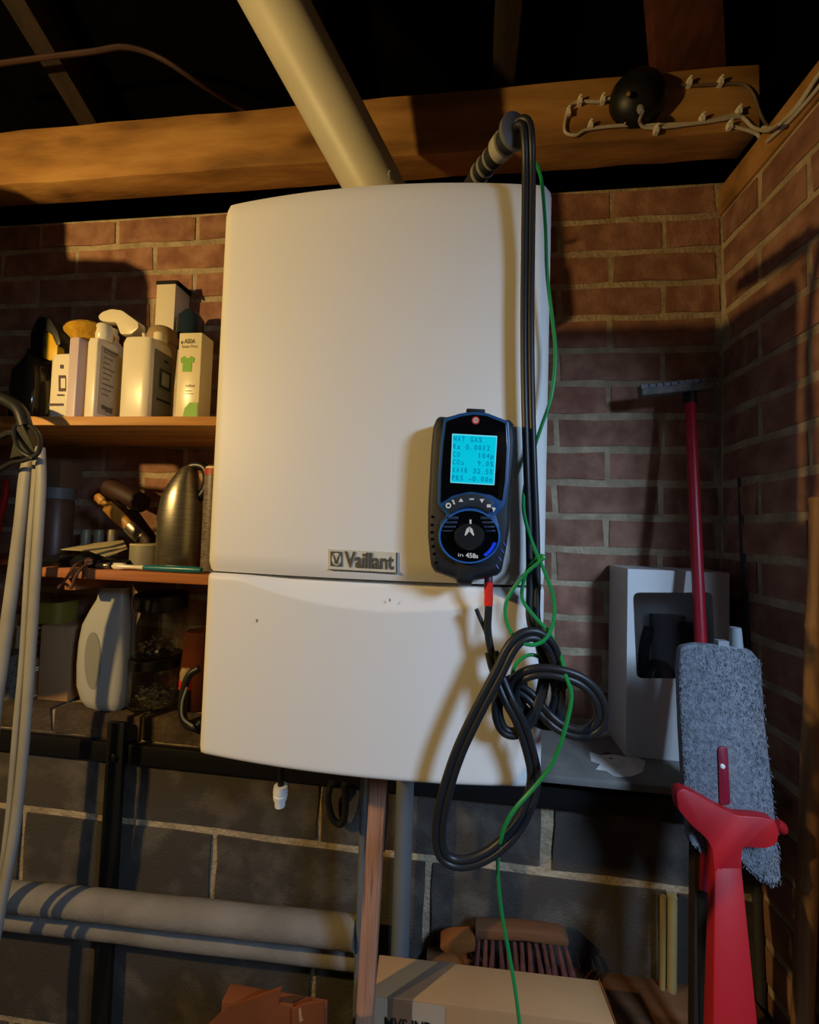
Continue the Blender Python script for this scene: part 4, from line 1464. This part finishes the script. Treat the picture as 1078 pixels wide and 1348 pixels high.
WY = .850
wx0, wx1 = px_x(825, 870, WY), px_x(960, 870, WY)
wz1 = px_z(830, 749, WY)
wb = thing('window_carton', ((wx0+wx1)/2, WY+.05, zl), 'white display carton with rounded dark window standing on the ledge', 'box')
wd = .095
fz = lambda px, py: (px_x(px, py, WY), px_z(px, py, WY))
# front frame with a rounded window
win = round_px([(833, 780), (938, 780), (942, 893), (838, 893)], 9, 5)
wp = [Vector((px_x(p[0], p[1], WY), WY, px_z(p[0], p[1], WY))) for p in win]
n = len(wp)
wc = sum(wp, Vector())/n


def to_rect(p):
    dx, dz = p.x-wc.x, p.z-wc.z
    ks = []
    if dx > 1e-6:
        ks.append((wx1-wc.x)/dx)
    if dx < -1e-6:
        ks.append((wx0-wc.x)/dx)
    if dz > 1e-6:
        ks.append((wz1-wc.z)/dz)
    if dz < -1e-6:
        ks.append((zl-wc.z)/dz)
    k = min(ks)
    return Vector((wc.x+dx*k, WY, wc.z+dz*k))


b = NB()
orim = [to_rect(p) for p in wp]
for cxr, czr in ((wx0, zl), (wx1, zl), (wx0, wz1), (wx1, wz1)):
    q = min(range(n), key=lambda i: (orim[i]-Vector((cxr, WY, czr))).length)
    orim[q] = Vector((cxr, WY, czr))
loft(b, [orim, wp], cap=False)
for quad in (((wx0, WY, zl), (wx0, WY+wd, zl), (wx0, WY+wd, wz1), (wx0, WY, wz1)), ((wx1, WY, zl), (wx1, WY+wd, zl), (wx1, WY+wd, wz1), (wx1, WY, wz1)),
             ((wx0, WY, wz1), (wx1, WY, wz1), (wx1, WY+wd, wz1), (wx0, WY+wd, wz1)), ((wx0, WY, zl), (wx1, WY, zl), (wx1, WY+wd, zl), (wx0, WY+wd, zl)),
             ((wx0, WY+wd, zl), (wx1, WY+wd, zl), (wx1, WY+wd, wz1), (wx0, WY+wd, wz1))):
    poly(b, [Vector(q) for q in quad])
obj('carton_body', b, M_carton, wb, smooth=10)
b = NB()
slab(b, [Vector((p.x, WY+.002, p.z)) for p in wp], .0006)
obj('window_film', b, M_film, wb)
# black tool seen through the window
b = NB()
xc_ = (wx0+wx1)/2
body(b, (px_x(868, 860, WY+.045), WY+.047), [(zl+.07, .040, .030, 3), (zl+.12, .044, .034, 3), (zl+.15, .030, .028, 3), (zl+.17, .016, .016, 2)])
tube(b, [(px_x(848, 830, WY+.04), WY+.045, zl+.15), (px_x(850, 800, WY+.04), WY+.045, zl+.20), (px_x(856, 775, WY+.04), WY+.045, zl+.24)], .010, 10)
tube(b, [(px_x(905, 850, WY+.04), WY+.05, zl+.10), (px_x(912, 820, WY+.04), WY+.05, zl+.19), (px_x(908, 780, WY+.04), WY+.05, zl+.25)], .016, 10)
obj('packed_tool', b, mat('glossy_tool', '#0d0e10', rough=.15), wb)
b = body(NB(), (px_x(884, 830, WY+.06), WY+.078), [(zl+.12, .028, .012, 3), (zl+.26, .034, .012, 3)])
obj('packed_sleeve', b, mat('grey_sleeve', '#4a4c4e', rough=.4), wb)

# ------------------------------------------------------------------ brooms and mops in the corner
t = thing('red_broom', (px_x(930, 1340, .66), .66, 0), 'upturned broom with long red pole and grey head by the corner', 'broom')
pA = U(908, 522, .872)
pB = U(923, 860, .785)
d = (pB-pA).normalized()
foot = pA+d*(pA.z/-d.z)
obj('pole', cyl(NB(), pA, foot, .0098, 18), M_redp, t)
obj('ferrule', lathe(NB(), pA-d*.014, pA+d*.016, [(0, .012), (.5, .0125), (1, .0115)], 16), M_black, t)
ha, hb = U(842, 518, .872), U(938, 508, .872)
b = NB()
dd = hb-ha
box(b, 0, dd.length, -.012, .012, -.008, .008, Matrix.Translation(ha) @ dd.to_track_quat('X', 'Z').to_matrix().to_4x4())
obj('broom_head', b, mat('worn_grey_head', '#77736c', '#4c4a47', 40, .8), t, bevel=.003)
b = NB()
for i in range(10):
    p = ha.lerp(hb, (i+.5)/10)
    box(b, p.x-.008, p.x+.008, p.y-.010, p.y+.010, p.z+.006, p.z+.014)
obj('bristle_stubs', b, M_midgrey, t)


def my(px, py):                          # the flat mop leans: nearer towards the floor
    return .690-(py-850)*.00016


mop = thing('flat_mop', U(965, 1340, .6), 'upturned flat mop with grey microfibre pad and red handle', 'mop')
pad = [(897, 852), (915, 848), (962, 851), (990, 856), (1003, 872), (1008, 950), (1016, 1020), (1024, 1100), (1030, 1160), (1020, 1168), (1004, 1162), (985, 1146), (972, 1130), (955, 1125), (932, 1128), (908, 1110), (902, 1040), (897, 960), (894, 880)]
# pad: two leaves either side of the slot, as one thick cloth
pf = pts_px(round_px(pad, 6), my)
b = NB()
slot = [(945, 984), (958, 982), (962, 1060), (948, 1060)]
loft(b, [pf, [p+Vector((0, .016, 0)) for p in pf]])
padm = obj('microfibre_pad', b, M_micro, mop, bevel=.004, smooth=60)
# tufts give the cloth its pile
rr = random.Random(11)
b = NB()


def inside(x, y, P):
    c = False
    for i in range(len(P)):
        x1, y1 = P[i]
        x2, y2 = P[i-1]
        if (y1 > y) != (y2 > y) and x < (x2-x1)*(y-y1)/(y2-y1)+x1:
            c = not c
    return c


k = 0
while k < 5200:
    x, y = rr.uniform(893, 1031), rr.uniform(848, 1168)
    if not inside(x, y, pad) or (943 < x < 963 and 980 < y < 1064) or abs(x-928-(y-850)*.02) < 1.3 or abs(x-964-(y-850)*.035) < 1.3:
        k += 1
        continue
    p = U(x, y, my(x, y)-.0002)
    q = p+Vector((rr.uniform(-.0035, .0035), -rr.uniform(.001, .004), rr.uniform(-.0045, .001)))
    w_ = Vector((rr.uniform(.0006, .0011), 0, rr.uniform(-.0006, .0006)))
    poly(b, [p-w_, p+w_, q])
    k += 1
pile = obj('pile', b, M_micro, padm)
pile['kind'] = 'stuff'
b = NB()
slab(b, pts_px(round_px(slot, 5), lambda x, y: my(x, y)-.0035), .004)
so = obj('slot_plate', b, mat('maroon_plastic', '#7a1228', rough=.45), mop, bevel=.001)
c = U(951, 1009, my(951, 1009)-.004)
obj('rivet', lathe(NB(), c+Vector((0, .002, 0)), c+Vector((0, -.002, 0)), [(0, .0036), (.7, .0034), (1, .002)], 14), M_print, mop)
hy = lambda x, y: my(x, y)-.014-(max(0, y-1100))*.00010
headp = [(890, 1044), (898, 1038), (915, 1045), (945, 1062), (970, 1074), (1000, 1076), (1020, 1080), (1026, 1096), (1022, 1112), (1008, 1117), (978, 1115), (976, 1130), (977, 1148), (941, 1148), (938, 1118), (930, 1104), (908, 1084), (893, 1066)]
obj('red_yoke', slab(NB(), pts_px(round_px(headp, 5), hy), .016), M_redp2, mop, bevel=.004, smooth=50)
ya = [U(941, 1140, hy(0, 1140)), U(977, 1140, hy(0, 1140))]
yb2 = [U(939, 1348, hy(0, 1348)), U(998, 1348, hy(0, 1348))]
dl, dr_ = (yb2[0]-ya[0]), (yb2[1]-ya[1])
kf = (ya[0].z-.02)/-dl.z
lo_l = ya[0]+dl*kf
lo_r = lo_l+Vector((.075, 0, 0))
b = NB()
loft(b, [[ya[0], ya[1], ya[1]+Vector((0, .016, 0)), ya[0]+Vector((0, .016, 0))],
         [yb2[0], yb2[1], yb2[1]+Vector((0, .022, 0)), yb2[0]+Vector((0, .022, 0))],
         [lo_l, lo_r, lo_r+Vector((0, .03, 0)), lo_l+Vector((0, .03, 0))]])
obj('handle', b, M_redp2, mop, bevel=.003)
b = NB()
lathe(b, U(1020, 1082, .652), U(1032, 1094, .655), [(0, .007), (.6, .009), (1, .005)], 12)
obj('yoke_tip', b, M_redp2, mop)
b = NB()
box(b, px_x(943, 846, .697), px_x(957, 846, .697), .692, .704, px_z(950, 852, .697), px_z(950, 843, .697))
lathe(b, U(969, 856, .70), U(968, 826, .70), [(0, .010), (.2, .009), (.8, .008), (1, .0075)], 14)
obj('grey_clip', b, M_grey, mop)
obj('lower_jaw', slab(NB(), pts_px(round_px([(926, 1112), (940, 1125), (940, 1192), (930, 1190), (925, 1176)], 4), .672), .014), mat('maroon_plastic', '#7a1228'), mop, bevel=.002)

a, e = U(929, 1180, .648), U(931, 1348, .640)
d = (e-a).normalized()
tag(obj('navy_pole', cyl(NB(), a, a+d*(a.z/-d.z), .0105, 16), M_navy), 'dark navy pole behind the red mop handle', 'pole')
a, e = U(913, 1105, .69), U(916, 1348, .69)
d = (e-a).normalized()
f_ = a+d*(a.z/-d.z)
sl = box(NB(), min(a.x, f_.x)-.0025, max(a.x, f_.x)+.0025, .682, .698, 0, a.z)
tag(obj('thin_lath', sl, M_darktimber), 'thin dark upright lath edge behind the mop', 'lath')
# bamboo cane with nodes
a, e = U(1079, 690, X=.545), U(1056, 1348, X=.520)
d = (e-a).normalized()
top = a-d*.04
f_ = a+d*(a.z/-d.z)
L_ = (f_-top).length
pr = []
k = 0
while k < L_:
    for o_, r_ in ((0, .0132), (.004, .0145), (.009, .0128), (.02, .0124), (.12, .0122), (.175, .0126)):
        if k+o_ < L_:
            pr.append(((k+o_)/L_, r_))
    k += .19
pr.append((1, .0126))
tag(obj('bamboo_cane', lathe(NB(), top, f_, pr, 16), M_bamboo), 'bamboo cane leaning in front of the right brick wall', 'cane')
a, e = U(1068, 1190, X=.55), U(1064, 1348, X=.55)
d = (e-a).normalized()
tag(obj('short_bamboo_cane', cyl(NB(), a, a+d*(a.z/-d.z), .008, 12), M_bamboo), 'shorter second cane beside the bamboo cane', 'cane')
a, e = U(976, 612, .90), U(985, 860, .87)
d = (e-a).normalized()
tag(obj('grey_rod', cyl(NB(), a, a+d*(a.z/-d.z), .0075, 12), mat('dull_rod', '#3c3c3e', rough=.6)), 'thin dark grey rod standing in the corner right of the broom', 'rod')

# ------------------------------------------------------------------ cardboard box, brush and boards at the bottom
zc_ = U(495, 1255, .735).z
q0, q1 = U(499, 1256, Z=zc_), U(788, 1290, Z=zc_)
q2, q3 = U(808, 1342, Z=zc_), U(493, 1310, Z=zc_)
cb = thing('cardboard_box', ((q0.x+q2.x)/2, (q0.y+q2.y)/2, 0), 'taped cardboard box at the bottom with black lettering on its front', 'box')
q4 = q1+(q3-q0)
quad = [q3, q4, q1, q0]
b = NB()
loft(b, [[Vector((p.x, p.y, 0)) for p in quad], quad])
obj('box_body', b, M_card, cb, bevel=.002)
fdir = (q4-q3).normalized()
nrm = Vector((fdir.y, -fdir.x, 0)).normalized()
fp_ = lambda s, z, o=.0008: q3+fdir*s+nrm*o+Vector((0, 0, -z))
b = NB()
poly(b, [fp_(.001, .002), fp_(.112, .002), fp_(.112, .25), fp_(.001, .25)])
obj('pale_panel', b, M_cardfront, cb)
tx = NB()
back = (q0-q3)
tf = lambda s, t: q3+fdir*s+back*t+Vector((0, 0, .0008))
t0, t1 = .022, .060
poly(tx, [tf(t0, 0), tf(t1, 0), tf(t1+.075, 1), tf(t0+.085, 1)])
poly(tx, [fp_(t0, 0, .0016), fp_(t1, 0, .0016), fp_(t1, .1, .0016), fp_(t0, .1, .0016)])
poly(tx, [tf(t0, 0), tf(t1, 0), fp_(t1, 0, .0016), fp_(t0, 0, .0016)])
obj('tape', tx, M_tape, cb)
b = NB()
lettering(b, 'MVS-JNP', lambda u, v: fp_(.018+u, .046-v, .0024), .026, fit=.072, bold=.0004)
obj('lettering', b, M_inkblack, cb)
flp = NB()
slab(flp, [q1, q4, q4+Vector((.012, 0, -.03)), q1+Vector((.016, 0, -.03))], .003, (0, 0, 1))
obj('bent_flap', flp, M_card, cb)

# hand brush lying behind the box on a low shelf of boards
Yr = .79
t = thing('hand_brush', U(690, 1285, Yr), 'wooden hand brush with dark red bristles lying behind cardboard box', 'brush')
hp = round_px([(625, 1223), (690, 1226), (742, 1233), (750, 1240), (748, 1248), (690, 1240), (626, 1238)], 3)
obj('brush_back', slab(NB(), pts_px(hp, Yr-.006), .026), M_brushwood, t, bevel=.003)
obj('handle', slab(NB(), pts_px(round_px([(626, 1238), (626, 1252), (600, 1258), (582, 1252), (578, 1246), (590, 1240)], 4), Yr-.012), .028), mat('brush_handle', '#8a5226', '#70401c', 9, .5), t, bevel=.004)
rr = random.Random(4)
for i in range(13):
    for j in range(2):
        f = i/12
        a = U(630+114*f, 1238+8*f, Yr-.012+.02*j)
        e = U(628+125*f+rr.uniform(-3, 3), 1280+8*f, Yr-.018+.028*j)
        e = a+(e-a)*1.0
        obj('bristle_tuft', lathe(NB(), a, e, [(0, .0032), (.6, .0042), (1, .0052)], 7), M_bristle, t)
zs_ = U(700, 1294, Yr).z
pk = box(NB(), px_x(560, 1262, .77), XR-.02, .755, YK-.004, zs_-.022, zs_)
tag(obj('low_plank', pk, M_brushwood, bevel=.002), 'orange-brown plank behind the cardboard box at lower right', 'plank')
gb = box(NB(), px_x(805, 1310, .77), px_x(908, 1310, .77), .775, YK-.006, 0, zs_-.0225)
tag(obj('grey_board', gb, M_midgrey, bevel=.002), 'grey board standing under the orange-brown plank', 'board')
gl = box(NB(), px_x(565, 1310, .77), px_x(600, 1310, .77), .775, YK-.006, 0, zs_-.0225)
tag(obj('plank_prop', gl, M_darktimber, bevel=.002), 'dark timber prop under the left end of the low plank', 'prop')
for i, (px, r) in enumerate(((888, .0105), (876, .006))):
    a = U(px, 1185, .806)
    tag(obj('pale_stick', cyl(NB(), (a.x, .815, zs_), (a.x, .815, a.z), r*.8, 12), mat('pale_stick', '#9c8a58', '#8a7648', 10, .7)),
        ('thick pale stick standing on the plank against the wall', 'thin pale stick standing on the plank against the wall')[i], 'stick', 'pale sticks')

# rust-brown opened carton at the bottom
t = thing('rust_carton', (px_x(350, 1348, .62), .64, 0), 'rust-brown torn carton with folded flap at the bottom', 'box')
cz = U(425, 1322, .60).z
xa, xb = px_x(290, 1345, .60), px_x(425, 1345, .60)
zb2 = cz-.02
b = NB()
box(b, xa, xb, .60, .625, 0, zb2)
obj('carton_body', b, M_rust, t, bevel=.002)
f1 = pts_px([(272, 1352), (300, 1326), (370, 1302), (366, 1322), (385, 1326), (395, 1350)], .598)
obj('left_flap', slab(NB(), f1, .004), M_rust, t)
f2 = pts_px([(384, 1330), (398, 1324), (426, 1319), (427, 1352), (384, 1352)], .594)
obj('right_flap', slab(NB(), f2, .004), M_rust, t)
f3 = pts_px([(393, 1329), (396, 1326), (397, 1338), (399, 1344), (394, 1346)], .5935)
obj('torn_edge', slab(NB(), f3, .0005), M_card, t)

# ------------------------------------------------------------------ lamp holder, cables and clips on the beam
dc3 = U(845, 116, .82)
dome = thing('black_dome', (dc3.x, .82, dc3.z-.055), 'black round dome fitting fixed to the beam at top right', 'fitting')
b = lathe(NB(), (dc3.x, .852, dc3.z), (dc3.x+.002, .80, dc3.z-.004), [(0, .052), (.25, .054), (.55, .048), (.8, .034), (.95, .015), (1, .004)], 32)
obj('dome', b, M_black, dome)
c = U(845, 140, .80)
obj('cord_grip', lathe(NB(), c+Vector((0, .012, .012)), c+Vector((.0, 0, -.012)), [(0, .004), (.3, .0062), (.7, .0062), (1, .004)], 12), M_grey, dome)
obj('terminal', lathe(NB(), U(828, 123, .806), U(827, 124, .798), [(0, .005), (.6, .005), (1, .003)], 10), mat('brass', '#b08a4a', rough=.4, metal=.7), dome)
Yv = .8455
cabs = [
    ([(818, 122, .838), (800, 131, Yv), (790, 134, Yv), (762, 134, Yv), (750, 140, Yv), (746, 152, Yv), (743, 165, Yv), (745, 175, Yv), (758, 178, Yv), (775, 170, Yv), (822, 165, Yv), (870, 164, Yv), (920, 162, Yv), (970, 154, Yv), (980, 157, Yv), (992, 168, .84), (1010, 172, .80), (1026, 163, .75)],
     'white cable looping left of the black dome along the beam'),
    ([(845, 150, .812), (842, 160, .835), (850, 168, Yv), (880, 167, Yv), (930, 160, Yv), (962, 152, Yv), (972, 152, Yv)], 'white cable dropping out of the black dome'),
    ([(893, 112, Yv), (925, 112, Yv), (960, 110, Yv), (980, 112, Yv), (992, 125, Yv), (1000, 148, Yv), (1006, 160, .84), (1012, 168, .80)], 'dark grey cable on the upper beam right of the dome'),
    ([(958, 164, Yv), (970, 168, Yv), (985, 172, Yv), (998, 178, Yv), (1003, 192, .835)], 'short cable bending down at the beam end'),
]
for k, (pth, lb) in enumerate(cabs):
    tag(obj('surface_cable', tube(NB(), pts_px(pth, Yv), .0030 if k != 2 else .0026, 8), M_cable if k != 2 else mat('dim_cable', '#6a5a4a', rough=.6)), lb, 'cable', 'cables on the beam')
for k, pth in enumerate(([(1004, 168), (1020, 168), (1034, 156), (1050, 138), (1064, 118), (1082, 92), (1130, 30), (1250, -120)],
                         [(1012, 172), (1030, 160), (1046, 146), (1060, 126), (1074, 104), (1090, 84), (1140, 22), (1260, -130)],
                         [(1010, 186), (1030, 168), (1046, 152), (1062, 134), (1080, 112), (1100, 86), (1150, 26), (1270, -120)])):
    b = tube(NB(), [U(x, y, X=XR-.008-.004*(k == 1)) for x, y in pth], .0034, 8)
    tag(obj('side_cable', b, M_cable), ('topmost of three white cables along the right wall plate', 'middle of three white cables along the right wall plate', 'lowest of three white cables along the right wall plate')[k], 'cable', 'cables on the right plate')
CL = [(792, 134), (762, 136), (747, 151), (776, 168), (822, 163), (862, 174), (905, 112), (946, 111), (922, 159), (970, 149), (958, 168), (1003, 195)]
CLT = ['beside the dome on its left', 'at the upper bend left of the dome', 'on the left bend of the cable loop', 'at the lower left corner of the loop', 'below the dome, left of its cord', 'hanging just right of the dome cord', 'empty on the upper beam right of dome', 'higher up near the beam end', 'halfway along the lower cable run', 'at the right end of the lower run', 'loose below the lower run', 'on the wall plate at the beam end']
b0 = NB()
box(b0, -.004, .004, -.010, .0, -.008, .005)
cyl(b0, (0, -.013, .004), (0, .0, .004), .003, 8)
bmesh.ops.recalc_face_normals(b0, faces=b0.faces)
clip_me = bpy.data.meshes.new('cable_clip')
b0.to_mesh(clip_me)
b0.free()
clip_me.materials.append(mat('clip_white', '#e2ded2', rough=.5))
for (px, py), tx_ in zip(CL, CLT):
    o = bpy.data.objects.new('cable_clip', clip_me)
    COL.objects.link(o)
    o.location = U(px, py, .8495)
    tag(o, 'small white cable clip '+tx_, 'clip', 'cable clips on the beam')
